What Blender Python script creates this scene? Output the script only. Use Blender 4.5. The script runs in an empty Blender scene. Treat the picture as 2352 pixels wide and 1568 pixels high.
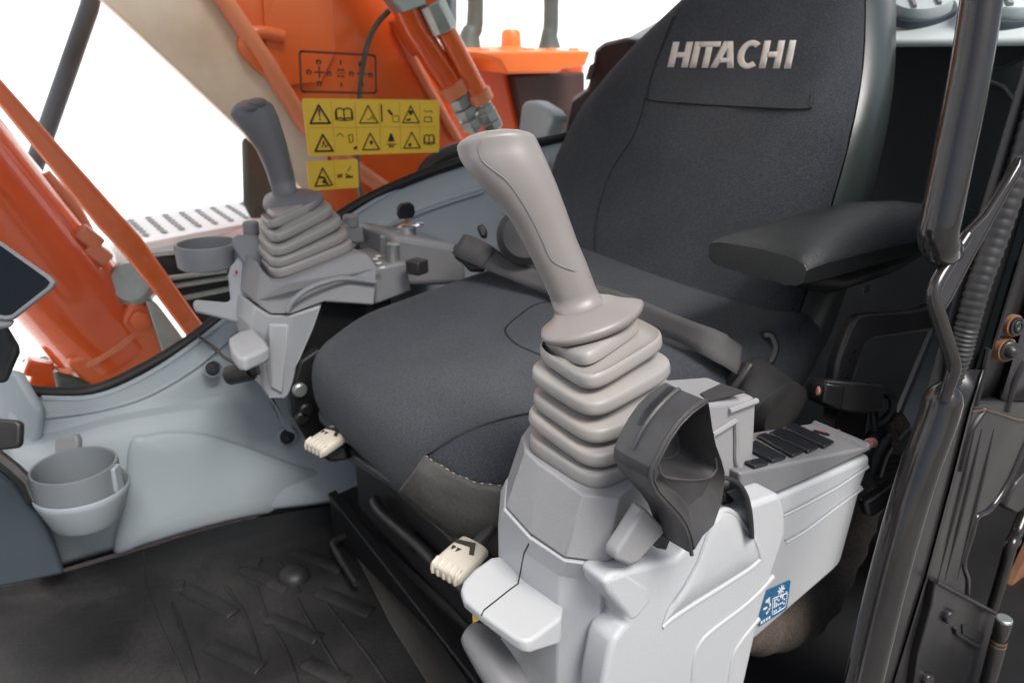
import bpy, bmesh, math, random
from mathutils import Vector as V, Matrix
random.seed(4)
C = bpy.context.scene
COL = C.collection

# ---------------------------------------------------------------- camera, world, sun, exposure
# metres; X = towards the back of the cab, Y = across the cab away from the open door, Z = up
YAW, PITCH, FPX = math.radians(34.7), math.radians(20.1), 1800.0
CF = V((math.sin(YAW)*math.cos(PITCH), math.cos(YAW)*math.cos(PITCH), -math.sin(PITCH)))
CR = V((math.cos(YAW), -math.sin(YAW), 0))
CU = CR.cross(CF)
cam = bpy.data.cameras.new('camera')
cam.sensor_width = 36
cam.lens = FPX/2352*36
cam.clip_start, cam.clip_end = 0.02, 500
cam.dof.use_dof = True
cam.dof.focus_distance = 0.66
cam.dof.aperture_fstop = 9.0
camo = bpy.data.objects.new('camera', cam)
camo.matrix_world = Matrix((CR, CU, -CF)).transposed().to_4x4()
COL.objects.link(camo)
C.camera = camo

SUN_DIR = V((-0.04, -0.575, 0.815)).normalized()
w = bpy.data.worlds.new('World'); C.world = w; w.use_nodes = True
nt = w.node_tree; nt.nodes.clear()
bg = nt.nodes.new('ShaderNodeBackground'); out = nt.nodes.new('ShaderNodeOutputWorld')
sky = nt.nodes.new('ShaderNodeTexSky'); sky.sky_type = 'NISHITA'; sky.sun_disc = False
sky.sun_elevation = math.asin(SUN_DIR.z); sky.sun_rotation = math.atan2(SUN_DIR.x, SUN_DIR.y)
sky.air_density = 1.0; sky.dust_density = 3.4; sky.ozone_density = 1.0
bg.inputs[1].default_value = 0.12
nt.links.new(sky.outputs[0], bg.inputs[0]); nt.links.new(bg.outputs[0], out.inputs[0])
sl = bpy.data.lights.new('sun', 'SUN'); sl.energy = 3.6; sl.angle = math.radians(26); sl.color = (1, .98, .96)
so = bpy.data.objects.new('sun', sl); so.rotation_euler = SUN_DIR.to_track_quat('Z', 'Y').to_euler(); COL.objects.link(so)
C.view_settings.view_transform = 'Standard'; C.view_settings.look = 'None'
C.view_settings.exposure = 0.40; C.view_settings.gamma = 1; C.view_settings.use_curve_mapping = False
C.cycles.max_bounces = 8; C.cycles.transparent_max_bounces = 12

# ---------------------------------------------------------------- measuring helpers
def ray(x, y): return CF + CR*((x-1176)/FPX) - CU*((y-784)/FPX)
def pd(x, y, d): return ray(x, y)*d
def px(x, y, X): r = ray(x, y); return r*(X/r.x)
def py(x, y, Y): r = ray(x, y); return r*(Y/r.y)
def pz(x, y, Z): r = ray(x, y); return r*(Z/r.z)
def L(pts, fn, c): return [fn(a, b, c) for a, b in pts]
def cv(ox, oy, s):
    return lambda pts: [(ox+s*a, oy+s*b) for a, b in pts]

def cat(pts, n=6, closed=False):
    """Catmull-Rom through points"""
    P = [V(p) for p in pts]; m = len(P); o = []
    rng = range(m) if closed else range(m-1)
    for i in rng:
        if closed: a, b, c, d = P[(i-1) % m], P[i], P[(i+1) % m], P[(i+2) % m]
        else: a, b, c, d = P[max(i-1, 0)], P[i], P[i+1], P[min(i+2, m-1)]
        for k in range(n):
            t = k/n
            o.append(0.5*((2*b)+(c-a)*t+(2*a-5*b+4*c-d)*t*t+(3*b-a-3*c+d)*t*t*t))
    if not closed: o.append(P[-1])
    return o

class MB:
    def __init__(s): s.v = []; s.f = []
    def add(s, v, f):
        o = len(s.v); s.v += [V(p) for p in v]; s.f += [tuple(i+o for i in q) for q in f]; return s
    def loft(s, rings, caps=(True, True), closed=True):
        n = len(rings[0]); v = [p for r in rings for p in r]; f = []
        for i in range(len(rings)-1):
            for k in range(n if closed else n-1):
                a, b = i*n+k, i*n+(k+1) % n
                f.append((a, b, b+n, a+n))
        if closed and caps[0]: f.append(tuple(range(n)))
        if closed and caps[1]: f.append(tuple(range((len(rings)-1)*n, len(rings)*n)))
        return s.add(v, f)
    def prism(s, poly, off):
        off = V(off); return s.loft([poly, [V(p)+off for p in poly]])
    def box(s, c, h, R=None):
        c = V(c); ax = [V((h[0], 0, 0)), V((0, h[1], 0)), V((0, 0, h[2]))]
        if R: ax = [R @ a for a in ax]
        r = lambda z: [c+ax[0]*a+ax[1]*b+ax[2]*z for a, b in ((-1, -1), (1, -1), (1, 1), (-1, 1))]
        return s.loft([r(-1), r(1)])
    def tube(s, pts, r, n=12, caps=(True, True), flat=1.0, up=None):
        P = [V(p) for p in pts]; rings = []; u = None
        for i, p in enumerate(P):
            t = (P[min(i+1, len(P)-1)]-P[max(i-1, 0)]).normalized()
            if u is None:
                u = V(up) if up else (V((0, 0, 1)) if abs(t.z) < .9 else V((1, 0, 0)))
            u = (u-t*u.dot(t)).normalized(); b = t.cross(u)
            rr = r[i] if isinstance(r, (list, tuple)) else r
            rings.append([p+(u*math.cos(q)*flat+b*math.sin(q))*rr for q in [2*math.pi*k/n for k in range(n)]])
        return s.loft(rings, caps)
    def lathe(s, base, axis, prof, n=24):
        """prof: (radius, height) along axis"""
        a = V(axis).normalized(); u = a.orthogonal().normalized(); b = a.cross(u)
        return s.loft([[V(base)+a*h+(u*math.cos(q)+b*math.sin(q))*r for q in [2*math.pi*k/n for k in range(n)]] for r, h in prof])
    def strip(s, pts, wd, nrm, th=.0006):
        """flat line of ink lying on a plane of normal nrm"""
        P = [V(p) for p in pts]; n = V(nrm).normalized()
        for a, b in zip(P, P[1:]):
            d = (b-a); 
            if d.length < 1e-6: continue
            d.normalize(); q = d.cross(n)*wd/2; e = d*wd*.35
            s.prism([a-e+q, b+e+q, b+e-q, a-e-q], n*th)
        return s
    def grid(s, rows):
        return s.loft(rows, closed=False)

def sup(c, e1, e2, n=36, ex=4.0):
    """rounded parallelogram ring about c"""
    o = []
    for k in range(n):
        q = 2*math.pi*k/n; a, b = math.cos(q), math.sin(q)
        o.append(c + e1*math.copysign(abs(a)**(2/ex), a) + e2*math.copysign(abs(b)**(2/ex), b))
    return o

def build(name, mb, mat, parent=None, smooth=38, bevel=0, seg=2, sub=0, solid=0, loc=None, weld=True):
    me = bpy.data.meshes.new(name)
    off = parent['_w'] if parent is not None else (loc or (0, 0, 0))
    off = V(off)
    bm = bmesh.new()
    vs = [bm.verts.new(p-off) for p in mb.v]
    for q in mb.f:
        try: bm.faces.new([vs[i] for i in q])
        except ValueError: pass
    if weld: bmesh.ops.remove_doubles(bm, verts=bm.verts, dist=1e-6)
    bmesh.ops.recalc_face_normals(bm, faces=bm.faces)
    bm.to_mesh(me); bm.free()
    for p in me.polygons: p.use_smooth = True
    if smooth < 180: me.set_sharp_from_angle(angle=math.radians(smooth))
    me.materials.append(mat)
    o = bpy.data.objects.new(name, me); COL.objects.link(o)
    o['_w'] = tuple(off)
    if parent is not None: o.parent = parent
    else: o.location = off
    if solid:
        m = o.modifiers.new('solid', 'SOLIDIFY'); m.thickness = abs(solid); m.offset = 1 if solid > 0 else -1
    if bevel:
        m = o.modifiers.new('bevel', 'BEVEL'); m.width = bevel; m.segments = seg; m.limit_method = 'ANGLE'
        m.angle_limit = math.radians(28); m.harden_normals = False; m.use_clamp_overlap = True
    if sub:
        m = o.modifiers.new('sub', 'SUBSURF'); m.levels = sub; m.render_levels = sub
    return o

def tag(o, label, cat_, group=None):
    o['label'] = label; o['category'] = cat_
    if group: o['group'] = group
    return o
def thing(name, label, cat_, loc, group=None):
    o = bpy.data.objects.new(name, None); COL.objects.link(o); o.location = V(loc); o['_w'] = tuple(V(loc))
    o.empty_display_size = .05
    return tag(o, label, cat_, group)
def struct(name, mb, mat, **k):
    o = build(name, mb, mat, **k); o['kind'] = 'structure'; return o

from mathutils.bvhtree import BVHTree
def drape(mbs, pts, off=.0006):
    """points of a pixel line projected on to finished shapes"""
    v = []; f = []
    for m in mbs:
        o = len(v); v += m.v; f += [tuple(i+o for i in q) for q in m.f]
    t = BVHTree.FromPolygons(v, f); o = []
    for a, b in pts:
        h, nn, _, _ = t.ray_cast(V((0, 0, 0)), ray(a, b).normalized())
        if h is not None: o.append(h-ray(a, b).normalized()*off)
    return o

# ---------------------------------------------------------------- materials
def mat(name, col, rough=.5, metal=0, bump=0, bscale=900, var=0, vscale=8, dirt=None, dscale=6, damt=.5, coat=0, spec=.5, voro=False, sheen=0, speck=0, sscale=420):
    m = bpy.data.materials.new(name); m.use_nodes = True; n = m.node_tree; b = n.nodes['Principled BSDF']
    b.inputs['Roughness'].default_value = rough; b.inputs['Metallic'].default_value = metal
    b.inputs['Specular IOR Level'].default_value = spec
    b.inputs['Coat Weight'].default_value = coat; b.inputs['Coat Roughness'].default_value = .05
    if sheen: b.inputs['Sheen Weight'].default_value = sheen
    tc = n.nodes.new('ShaderNodeTexCoord'); co = tc.outputs['Object']
    src = None
    def noise(s, d=3):
        t = n.nodes.new('ShaderNodeTexNoise'); t.inputs['Scale'].default_value = s; t.inputs['Detail'].default_value = d
        n.links.new(co, t.inputs['Vector']); return t
    base = n.nodes.new('ShaderNodeRGB'); base.outputs[0].default_value = (*col, 1); src = base.outputs[0]
    if var:
        t = noise(vscale, 6)
        mr = n.nodes.new('ShaderNodeMapRange'); mr.inputs[1].default_value = .3; mr.inputs[2].default_value = .7
        mr.inputs[3].default_value = 1-var; mr.inputs[4].default_value = 1+var; n.links.new(t.outputs[0], mr.inputs[0])
        mx = n.nodes.new('ShaderNodeVectorMath'); mx.operation = 'SCALE'
        n.links.new(src, mx.inputs[0]); n.links.new(mr.outputs[0], mx.inputs['Scale']); src = mx.outputs[0]
        mr2 = n.nodes.new('ShaderNodeMapRange'); mr2.inputs[1].default_value = .25; mr2.inputs[2].default_value = .75
        mr2.inputs[3].default_value = max(rough-.08, .02); mr2.inputs[4].default_value = min(rough+.08, 1)
        n.links.new(t.outputs[0], mr2.inputs[0]); n.links.new(mr2.outputs[0], b.inputs['Roughness'])
    if dirt:
        t = noise(dscale, 8)
        r = n.nodes.new('ShaderNodeValToRGB'); r.color_ramp.elements[0].position = .45; r.color_ramp.elements[1].position = .75
        r.color_ramp.elements[0].color = (0, 0, 0, 1); r.color_ramp.elements[1].color = (damt,)*3+(1,)
        n.links.new(t.outputs[0], r.inputs[0])
        mx = n.nodes.new('ShaderNodeMix'); mx.data_type = 'RGBA'
        n.links.new(r.outputs[0], mx.inputs[0]); n.links.new(src, mx.inputs[6]); mx.inputs[7].default_value = (*dirt, 1); src = mx.outputs[2]
    if speck:
        t = noise(sscale, 2)
        mr = n.nodes.new('ShaderNodeMapRange'); mr.inputs[1].default_value = .3; mr.inputs[2].default_value = .7
        mr.inputs[3].default_value = 1-speck; mr.inputs[4].default_value = 1+speck; n.links.new(t.outputs[0], mr.inputs[0])
        mx = n.nodes.new('ShaderNodeVectorMath'); mx.operation = 'SCALE'
        n.links.new(src, mx.inputs[0]); n.links.new(mr.outputs[0], mx.inputs['Scale']); src = mx.outputs[0]
    n.links.new(src, b.inputs['Base Color'])
    if bump:
        if voro:
            t = n.nodes.new('ShaderNodeTexVoronoi'); t.inputs['Scale'].default_value = bscale; n.links.new(co, t.inputs['Vector'])
        else: t = noise(bscale, 2)
        bp = n.nodes.new('ShaderNodeBump'); bp.inputs['Strength'].default_value = bump; bp.inputs['Distance'].default_value = .0008
        n.links.new(t.outputs[0], bp.inputs['Height']); n.links.new(bp.outputs[0], b.inputs['Normal'])
    return m

M = dict(
    light=mat('light_grey_plastic', (.37, .382, .392), .42, bump=.28, bscale=620, var=.025, vscale=5, dirt=(.50, .45, .38), dscale=4, damt=.18),
    mid=mat('mid_grey_plastic', (.215, .22, .23), .5, bump=.28, bscale=620, var=.04, vscale=6, dirt=(.34, .30, .26), dscale=5, damt=.3),
    blue=mat('blue_grey_trim', (.315, .36, .38), .5, bump=.25, bscale=900, var=.04, vscale=3, dirt=(.33, .33, .31), dscale=3, damt=.2),
    midk=mat('charcoal_grey_plastic', (.125, .13, .138), .5, bump=.28, bscale=620, var=.06, dirt=(.2, .18, .16), dscale=6, damt=.4),
    bluemid=mat('mid_blue_grey_plastic', (.17, .19, .20), .5, bump=.25, bscale=900, var=.04),
    bluedk=mat('dark_blue_grey_trim', (.05, .066, .08), .5, bump=.2, bscale=900, var=.06),
    rub=mat('grey_bellows_rubber', (.25, .24, .23), .44, bump=.12, bscale=1300, var=.05, vscale=14, dirt=(.30, .235, .18), dscale=14, damt=.3),
    grip=mat('grip_rubber', (.195, .180, .170), .40, bump=.12, bscale=1500, var=.03, vscale=12),
    gripdk=mat('grip_rubber_dark', (.13, .13, .135), .45, bump=.1, bscale=1300, var=.04),
    blk=mat('black_plastic', (.018, .018, .019), .42, bump=.2, bscale=1200, var=.1, vscale=10, dirt=(.10, .09, .075), dscale=9, damt=.35),
    blkh=mat('black_handle_plastic', (.035, .035, .037), .40, bump=.3, bscale=1400, var=.12, vscale=30, dirt=(.10, .09, .075), dscale=22, damt=.35),
    void=mat('matt_black_metal', (.006, .006, .0065), .55, var=.2, vscale=6),
    fab=mat('seat_fabric', (.0305, .035, .0425), .9, bump=1.0, bscale=800, var=.16, vscale=7, dirt=(.058, .06, .064), dscale=3.5, damt=.55, voro=True, sheen=.08, spec=.25, speck=.38, sscale=430),
    lea=mat('worn_leather', (.05, .047, .042), .5, bump=.9, bscale=160, var=.2, vscale=9, dirt=(.10, .092, .08), dscale=10, damt=.6),
    leag=mat('grey_green_leather', (.036, .046, .043), .36, bump=.25, bscale=700, var=.1),
    arm=mat('armrest_vinyl', (.008, .0095, .010), .38, bump=.6, bscale=640, var=.1, voro=True, spec=.42),
    belt=mat('grey_webbing', (.062, .060, .060), .8, bump=.7, bscale=900, var=.15, vscale=20),
    gloss=mat('glossy_dark_paint', (.014, .013, .013), .15, coat=.12, spec=.4, var=.12, vscale=5, dirt=(.07, .062, .056), dscale=7, damt=.22),
    pill=mat('pillar_paint', (.012, .0117, .0125), .34, spec=.45, bump=.1, bscale=60, var=.25, vscale=9, dirt=(.055, .05, .046), dscale=7, damt=.4),
    weld=mat('dull_weld_rust', (.07, .042, .03), .8, bump=.4, bscale=300, var=.3),
    rust=mat('rust', (.17, .075, .035), .85, bump=.4, bscale=300, var=.3, vscale=40),
    org=mat('orange_paint', (.74, .115, .016), .28, coat=.4, var=.10, vscale=3, dirt=(.66, .21, .08), dscale=4, damt=.5),
    orgd=mat('orange_paint_deep', (.70, .088, .010), .2, coat=.6, var=.08, vscale=3),
    orgf=mat('orange_cover', (.85, .17, .03), .4, var=.05),
    ora=mat('faded_orange_paint', (.70, .22, .10), .5, var=.08, vscale=4),
    rod=mat('reflection_washed_orange', (.70, .52, .37), .5, var=.2, vscale=6, dirt=(.66, .60, .53), dscale=3, damt=.95),  # pale window reflection over orange paint, put into the colour
    steel=mat('fitting_steel', (.42, .45, .43), .38, metal=.7, bump=.2, bscale=200, var=.2, vscale=30, dirt=(.20, .20, .17), dscale=30, damt=.5),
    white=mat('white_step_metal', (.78, .82, .85), .5, var=.05),
    yel=mat('yellow_label', (.98, .63, .06), .45, var=.03),
    ink=mat('black_ink', (.02, .016, .01), .6),
    inkr=mat('red_ink', (.42, .03, .015), .6),
    brn=mat('brown_ink', (.12, .035, .02), .6),
    cream=mat('cream_plastic', (.47, .43, .36), .45, bump=.1, bscale=900, var=.04, vscale=20, dirt=(.45, .40, .32), dscale=18, damt=.4),
    letter=mat('cream_embroidery', (.60, .54, .48), .8, bump=.5, bscale=1800),
    stitch=mat('stitch_thread', (.42, .37, .31), .8),
    floor=mat('floor_mat_rubber', (.0095, .0093, .010), .5, bump=.35, bscale=240, var=.25, vscale=7, dirt=(.036, .034, .032), dscale=6, damt=.7, spec=.35, speck=.3, sscale=160),
    mud=mat('dusty_rubber', (.042, .039, .034), .75, bump=.4, bscale=200, var=.25, vscale=8),
    sblue=mat('sticker_blue', (.008, .105, .22), .4), swhite=mat('sticker_white', (.75, .78, .8), .5),
    canvas=mat('brown_canvas', (.055, .042, .033), .85, bump=.9, bscale=520, var=.45, vscale=14, voro=True, speck=.3, sscale=300),
    keyb=mat('key_black', (.010, .011, .014), .35, var=.15),
    red=mat('red_mark', (.55, .03, .03), .4), pink=mat('pink_cap', (.75, .34, .27), .5),
    brass=mat('brass', (.45, .20, .05), .35, metal=.8), chrome=mat('bright_metal', (.75, .76, .77), .2, metal=.9),
    screen=mat('screen_glass', (.006, .007, .007), .10, spec=.35), paper=mat('white_backdrop', (.95, .95, .95), .95),
    ground=mat('pale_concrete', (.26, .25, .235), .9, var=.05, vscale=.6),
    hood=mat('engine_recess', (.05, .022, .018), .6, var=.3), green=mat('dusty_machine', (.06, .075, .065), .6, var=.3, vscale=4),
    shelf=mat('pale_shelf_plastic', (.50, .56, .56), .5, bump=.2, bscale=900, var=.03), headl=mat('headliner', (.42, .43, .43), .9, var=.05),
    rwall=mat('rear_wall_trim', (.026, .036, .040), .6, bump=.2, bscale=600, var=.1), sealr=mat('ribbed_rubber', (.016, .016, .017), .5, var=.2, vscale=40),
)
def glass_mat():
    m = bpy.data.materials.new('window_glass'); m.use_nodes = True; n = m.node_tree; n.nodes.clear()
    o = n.nodes.new('ShaderNodeOutputMaterial'); t = n.nodes.new('ShaderNodeBsdfTransparent'); g = n.nodes.new('ShaderNodeBsdfGlossy')
    f = n.nodes.new('ShaderNodeFresnel'); mx = n.nodes.new('ShaderNodeMixShader')
    f.inputs[0].default_value = 1.25; t.inputs[0].default_value = (.95, .97, .96, 1); g.inputs['Roughness'].default_value = .01
    n.links.new(f.outputs[0], mx.inputs[0]); n.links.new(t.outputs[0], mx.inputs[1]); n.links.new(g.outputs[0], mx.inputs[2]); n.links.new(mx.outputs[0], o.inputs[0])
    return m
M['glass'] = glass_mat()
ZF = -.82          # cab floor
YW = 1.46          # right window

# ================================================================ SETTING
struct('ground', MB().add([(-200, -200, -1.9), (200, -200, -1.9), (200, 200, -1.9), (-200, 200, -1.9)], [(0, 1, 2, 3)]), M['ground'])
bd = [V((5.6*math.cos(math.radians(a))+.5, 5.2*math.sin(math.radians(a))-.4, 0)) for a in range(0, 181, 6)]
bdr = [[V((p.x*.72, p.y*.42+.2, -1.884)) for p in bd]]
for t in range(7):
    q = math.radians(90*t/6); bdr.append([V((p.x*(1-.16*(1-math.sin(q))), p.y*(1-.16*(1-math.sin(q))), -1.885+.8*(1-math.cos(q)))) for p in bd])
bdr.append([p+V((0, 0, 5.5)) for p in bd])
struct('backdrop', MB().grid(bdr), M['paper'], smooth=180)  # added white wall and floor, catches sun so the outside turns white
struct('unseen_cab_front', MB().box((-.66, .92, -.50), (.02, .54, .32)), M['bluedk'], bevel=.01)  # out of view, added to cut the light coming from ahead
struct('cab_floor', MB().box((.55, .83, ZF-.03), (1.1, .62, .028)), M['void'])
struct('cab_roof', MB().box((.62, .90, .78), (.86, .62, .03)), M['headl'], bevel=.02)
rw = MB().box((1.40, .87, -.407), (.03, .62, .442))
struct('rear_wall', rw, M['rwall'], bevel=.01)
# sloping rear shelf that carries the air vents
def shelf_pt(x, y): return pz(x, y, 0)
sA, sB = V((1.30, .10, .022)), V((1.30, 1.46, .022)); sC, sD = V((1.62, 1.46, .15)), V((1.62, .10, .15))
sm = MB().loft([[sA, sB, sC, sD], [p+V((.0, 0, -.012)) for p in (sA, sB, sC, sD)]])
shelf = struct('rear_shelf', sm, M['shelf'], bevel=.005, seg=3)
# dark trim below the shelf at the right edge of the view (rear corner)
nS = (sB-sA).cross(sD-sA).normalized()
if nS.z < 0: nS = -nS
def shelf_hit(x, y):
    r = ray(x, y); return r*(sA.dot(nS)/r.dot(nS))
for i, (a, b, rr, lab) in enumerate(((2112, 42, .056, 'round pale air vent on the rear shelf beside the seat back'),
                                     (2330, 30, .075, 'large round pale air vent on the rear shelf in the top right corner'))):
    c = shelf_hit(a, b); t = thing('air_vent', lab, 'air vent', c, 'round vents on the rear shelf')
    ax = V((-.40, -.22, .89)).normalized(); c = c+ax*.012
    build('bezel', MB().lathe(c-ax*.005, ax, [(rr*1.0, 0), (rr, .006), (rr*.95, .012), (rr*.86, .012), (rr*.84, .006)], 40), M['bluedk'], t)
    build('vent_disc', MB().lathe(c-ax*.002, ax, [(rr*.83, .002), (rr*.84, .02), (rr*.80, .026), (rr*.4, .026)], 40), M['shelf'], t)
    u = ax.orthogonal().normalized(); bb = ax.cross(u)
    for k in (-1, 1):
        build('vane', MB().box(c+ax*.027+bb*k*rr*.33, (rr*.68, rr*.05, .003), Matrix((u, bb, ax)).transposed()), M['mid'], t, bevel=.001)

# ================================================================ RIGHT-HAND SIDE TRIM
rows = [
 (1.445, [(20, 892), (100, 905), (215, 900), (330, 850), (450, 775), (600, 655), (780, 500), (940, 418), (1110, 362), (1300, 318)]),
 (1.425, [(20, 900), (100, 915), (215, 912), (330, 866), (450, 788), (600, 668), (785, 512), (945, 430), (1115, 375), (1300, 330)]),
 (1.385, [(20, 950), (100, 950), (225, 938), (335, 905), (440, 845), (600, 712), (805, 548), (965, 462), (1120, 405), (1300, 350)]),
 (1.375, [(20, 962), (100, 962), (230, 948), (340, 917), (450, 858), (605, 724), (812, 556), (970, 472), (1122, 414), (1300, 360)]),
 (1.372, [(20, 1006), (100, 1002), (240, 962), (360, 938), (490, 922), (620, 880), (825, 640), (985, 500), (1125, 442), (1300, 400)]),
 (1.350, [(20, 1016), (100, 1012), (240, 972), (360, 948), (490, 932), (620, 945), (830, 800), (990, 600), (1130, 520), (1300, 460)]),
 (1.335, [(30, 1080), (110, 1050), (250, 1010), (370, 985), (490, 975), (640, 1000), (850, 930), (1000, 780), (1140, 660), (1300, 600)]),
 (1.315, [(60, 1180), (120, 1130), (290, 1070), (390, 1050), (500, 1050), (660, 1085), (860, 1040), (1010, 920), (1140, 800), (1300, 700)]),
]
g = MB(); gr = [cat([py(a, b, Y) for a, b in r], 4) for Y, r in rows]
gr.append(cat([pz(a, b, ZF+.012) for a, b in ((80, 1340), (150, 1316), (330, 1263), (430, 1232), (560, 1197), (755, 1160), (900, 1125), (1030, 1080), (1150, 1020), (1300, 960))], 4))
g.grid(gr)
st = thing('side_trim', 'blue grey moulded side panel curving under the right hand window', 'trim panel', (.3, 1.40, ZF))
build('panel', g, M['blue'], st, smooth=60, solid=-.012, sub=1)
# raised pad on the kick panel (soft-edged bulge)
pad = [(298, 1016), (340, 998), (400, 990), (470, 996), (560, 1022), (680, 1066), (800, 1098), (775, 1150), (700, 1168), (560, 1190), (430, 1222), (330, 1252), (262, 1268), (285, 1150)]
def padpt(a, b, off):
    # blend between the wall (Y 1.33) at the top and the floor edge
    k = min(max((b-1000)/230, 0), 1); return py(a, b, 1.325-.02*k-off)
pm = MB(); c0 = (500, 1110); rg = []
for s_, o_ in ((1.0, -.02), (1.0, .004), (.97, .010), (.90, .014), (.6, .017), (.2, .018)):
    rg.append([padpt(c0[0]+(a-c0[0])*s_, c0[1]+(b-c0[1])*s_, o_) for a, b in [(p.x, p.y) for p in cat([(a, b, 0) for a, b in pad], 4, True)]])
pm.loft(rg); build('kick_pad', pm, M['blue'], st, smooth=80)
build('edge_gasket', MB().tube(cat([py(a, b-4, 1.44) for a, b in rows[0][1]], 6), .011, 10), M['void'], st)
# thin pale ridge lines on the rear part of the panel
for ln in ([(95, 958), (225, 941), (335, 908), (440, 848), (520, 783), (600, 715), (700, 630)], [(95, 915), (215, 912), (330, 866), (450, 788), (600, 668)], [(790, 510), (850, 470), (960, 412), (1110, 366)], [(815, 560), (900, 510), (1000, 468), (1120, 430)], [(700, 640), (840, 548), (960, 490), (1110, 440)]):
    rl = drape([g], [(p.x, p.y) for p in cat([V((a, b, 0)) for a, b in ln], 6)], .001)
    build('ridge', MB().tube(rl, .0055, 8), M['blue'], st)
# seam across the sill and two plug holes
build('seam', MB().tube([py(452, 770, 1.41), py(480, 790, 1.385), py(500, 803, 1.362)], .0025, 6), M['void'], st)
for a, b, r_ in ((490, 847, .014), (662, 1003, .016)):
    c = py(a, b, 1.345 if a < 600 else 1.322); ax = V((-.1, -1, .35)).normalized()
    h = build('plug_hole', MB().lathe(c-ax*.012, ax, [(r_*1.12, 0), (r_*1.12, .010), (r_, .012), (r_*.94, .004)], 24), M['blue'], st)
    build('plug', MB().lathe(c-ax*.012, ax, [(r_*.88, 0), (r_*.88, .005), (r_*.4, .006)], 20), M['void'], h)
    build('blue_mark', MB().box(c-ax*.004+V((0, 0, -.003)), (.0015, .002, .003)), M['sblue'], h)
# box section behind the far console that carries the ignition key
bx = [(866, 520), (905, 512), (1010, 528), (1066, 545), (1066, 575), (1066, 640), (940, 640), (868, 610)]
kb = MB(); 
kf = L([(905, 538), (1070, 568), (1075, 655), (905, 660)], py, 1.20); 
kb.loft([kf, [p+V((.0, .15, .0)) for p in kf]])
ig = thing('ignition_box', 'grey ignition switch box between the far console and the seat belt buckle', 'switch box', (.6, 1.28, -.4))
build('box', kb, M['mid'], ig, bevel=.012, seg=3)
c = pd(934, 522, 1.42)
build('switch_collar', MB().lathe(c-V((0, 0, .02)), (0, 0, 1), [(.018, 0), (.018, .022), (.012, .026)], 20), M['chrome'], ig)
build('key_shaft', MB().box(c+V((0, 0, .008)), (.003, .003, .014)), M['brass'], ig)
kk = thing('ignition_key', 'black headed key standing in the ignition switch', 'key', c+V((0, 0, .02)))
build('key_head', MB().prism([c+V((dx, -.004, dz)) for dx, dz in ((-.013, .016), (.012, .016), (.017, .024), (.016, .038), (.008, .045), (-.010, .044), (-.017, .036), (-.017, .024))], (0, .009, 0)), M['keyb'], kk, bevel=.002)
build('key_ring', MB().tube([c+V((.012, 0, -.001)), c+V((.022, -.004, .002)), c+V((.03, -.002, .001))], .005, 8), M['chrome'], kk)
tag(build('seat_buckle', MB().box(pd(958, 612, 1.30), (.014, .014, .012), Matrix.Rotation(.4, 3, 'Z')), M['blk'], bevel=.003), 'small black latch lying beside the rear edge of the far console', 'latch')

# ================================================================ RIGHT WINDOW AND WHAT STANDS BEHIND IT
sw = thing('side_window', 'right hand cab window pane in its dark rubber gasket', 'window', (.5, YW, 0))
build('pane', MB().box((.45, YW, .1), (1.2, .002, .66)), M['glass'], sw)

def decal_frame(p00, p10, p01):
    e1 = p10-p00; e2 = p01-p00; n = e1.cross(e2).normalized()
    if n.y > 0: n = -n
    return lambda u, v, o=0: p00+e1*u+e2*v+n*o, n
YD = YW-.0045
# large yellow warning label
q = [py(a, b, YD) for a, b in ((693, 226), (1009, 230), (1008, 350), (708, 359))]
def bil(q): 
    n = (q[1]-q[0]).cross(q[3]-q[0]).normalized()
    if n.y > 0: n = -n
    return (lambda u, v, o=0: (q[0]*(1-u)+q[1]*u)*(1-v)+(q[3]*(1-u)+q[2]*u)*v+n*o), n
def rrect(fn, u0, v0, u1, v1, ru, rv, o, n=4):
    P = []
    for cu, cvv, a0 in ((u1-ru, v0+rv, -90), (u1-ru, v1-rv, 0), (u0+ru, v1-rv, 90), (u0+ru, v0+rv, 180)):
        for k in range(n+1):
            t = math.radians(a0+90*k/n); P.append(fn(cu+ru*math.cos(t), cvv+rv*math.sin(t), o))
    return P
def label_plate(name, q, lab, cat_, m, rr=.03):
    fn, n = bil(q); t = thing(name, lab, cat_, q[3])
    asp = (q[1]-q[0]).length/(q[3]-q[0]).length
    build('sheet', MB().loft([rrect(fn, 0, 0, 1, 1, rr, rr*asp, 0), rrect(fn, 0, 0, 1, 1, rr, rr*asp, .0012)]), m, t)
    return t, fn, n
t, fn, n = label_plate('warning_label', q, 'large yellow warning label with two rows of black triangles on the window', 'label', M['yel'], .018)
O = .0016
def poly(mb, fn, pts, wd, n, close=True):
    P = [fn(u, v, O) for u, v in pts]
    if close: P.append(P[0])
    mb.strip(P, wd, n)
def fill(mb, fn, pts, n): mb.prism([fn(u, v, O) for u, v in pts], n*.0005)
def tri(mb, fn, n, u, v, s, sv, wd): poly(mb, fn, [(u, v-sv*.5), (u+s*.5, v+sv*.5), (u-s*.5, v+sv*.5)], wd, n)
def book(mb, fn, n, u, v, s, sv, wd):
    for k in (-1, 1):
        poly(mb, fn, [(u, v-sv*.38), (u+k*s*.25, v-sv*.5), (u+k*s*.5, v-sv*.38), (u+k*s*.5, v+sv*.4), (u+k*s*.25, v+sv*.35), (u, v+sv*.5)], wd, n)
    poly(mb, fn, [(u-s*.58, v-sv*.2), (u-s*.58, v+sv*.52), (u, v+sv*.62), (u+s*.58, v+sv*.52), (u+s*.58, v-sv*.2)], wd*.7, n, False)
gl = MB()
for u in (.19, .355, .53, .685, .84): poly(gl, fn, [(u, .06), (u, .94)], .0006, n, False)
poly(gl, fn, [(.03, .50), (.97, .50)], .0007, n, False)
build('grid_lines', gl, mat('label_line', (.60, .36, .03), .5), t)
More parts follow.
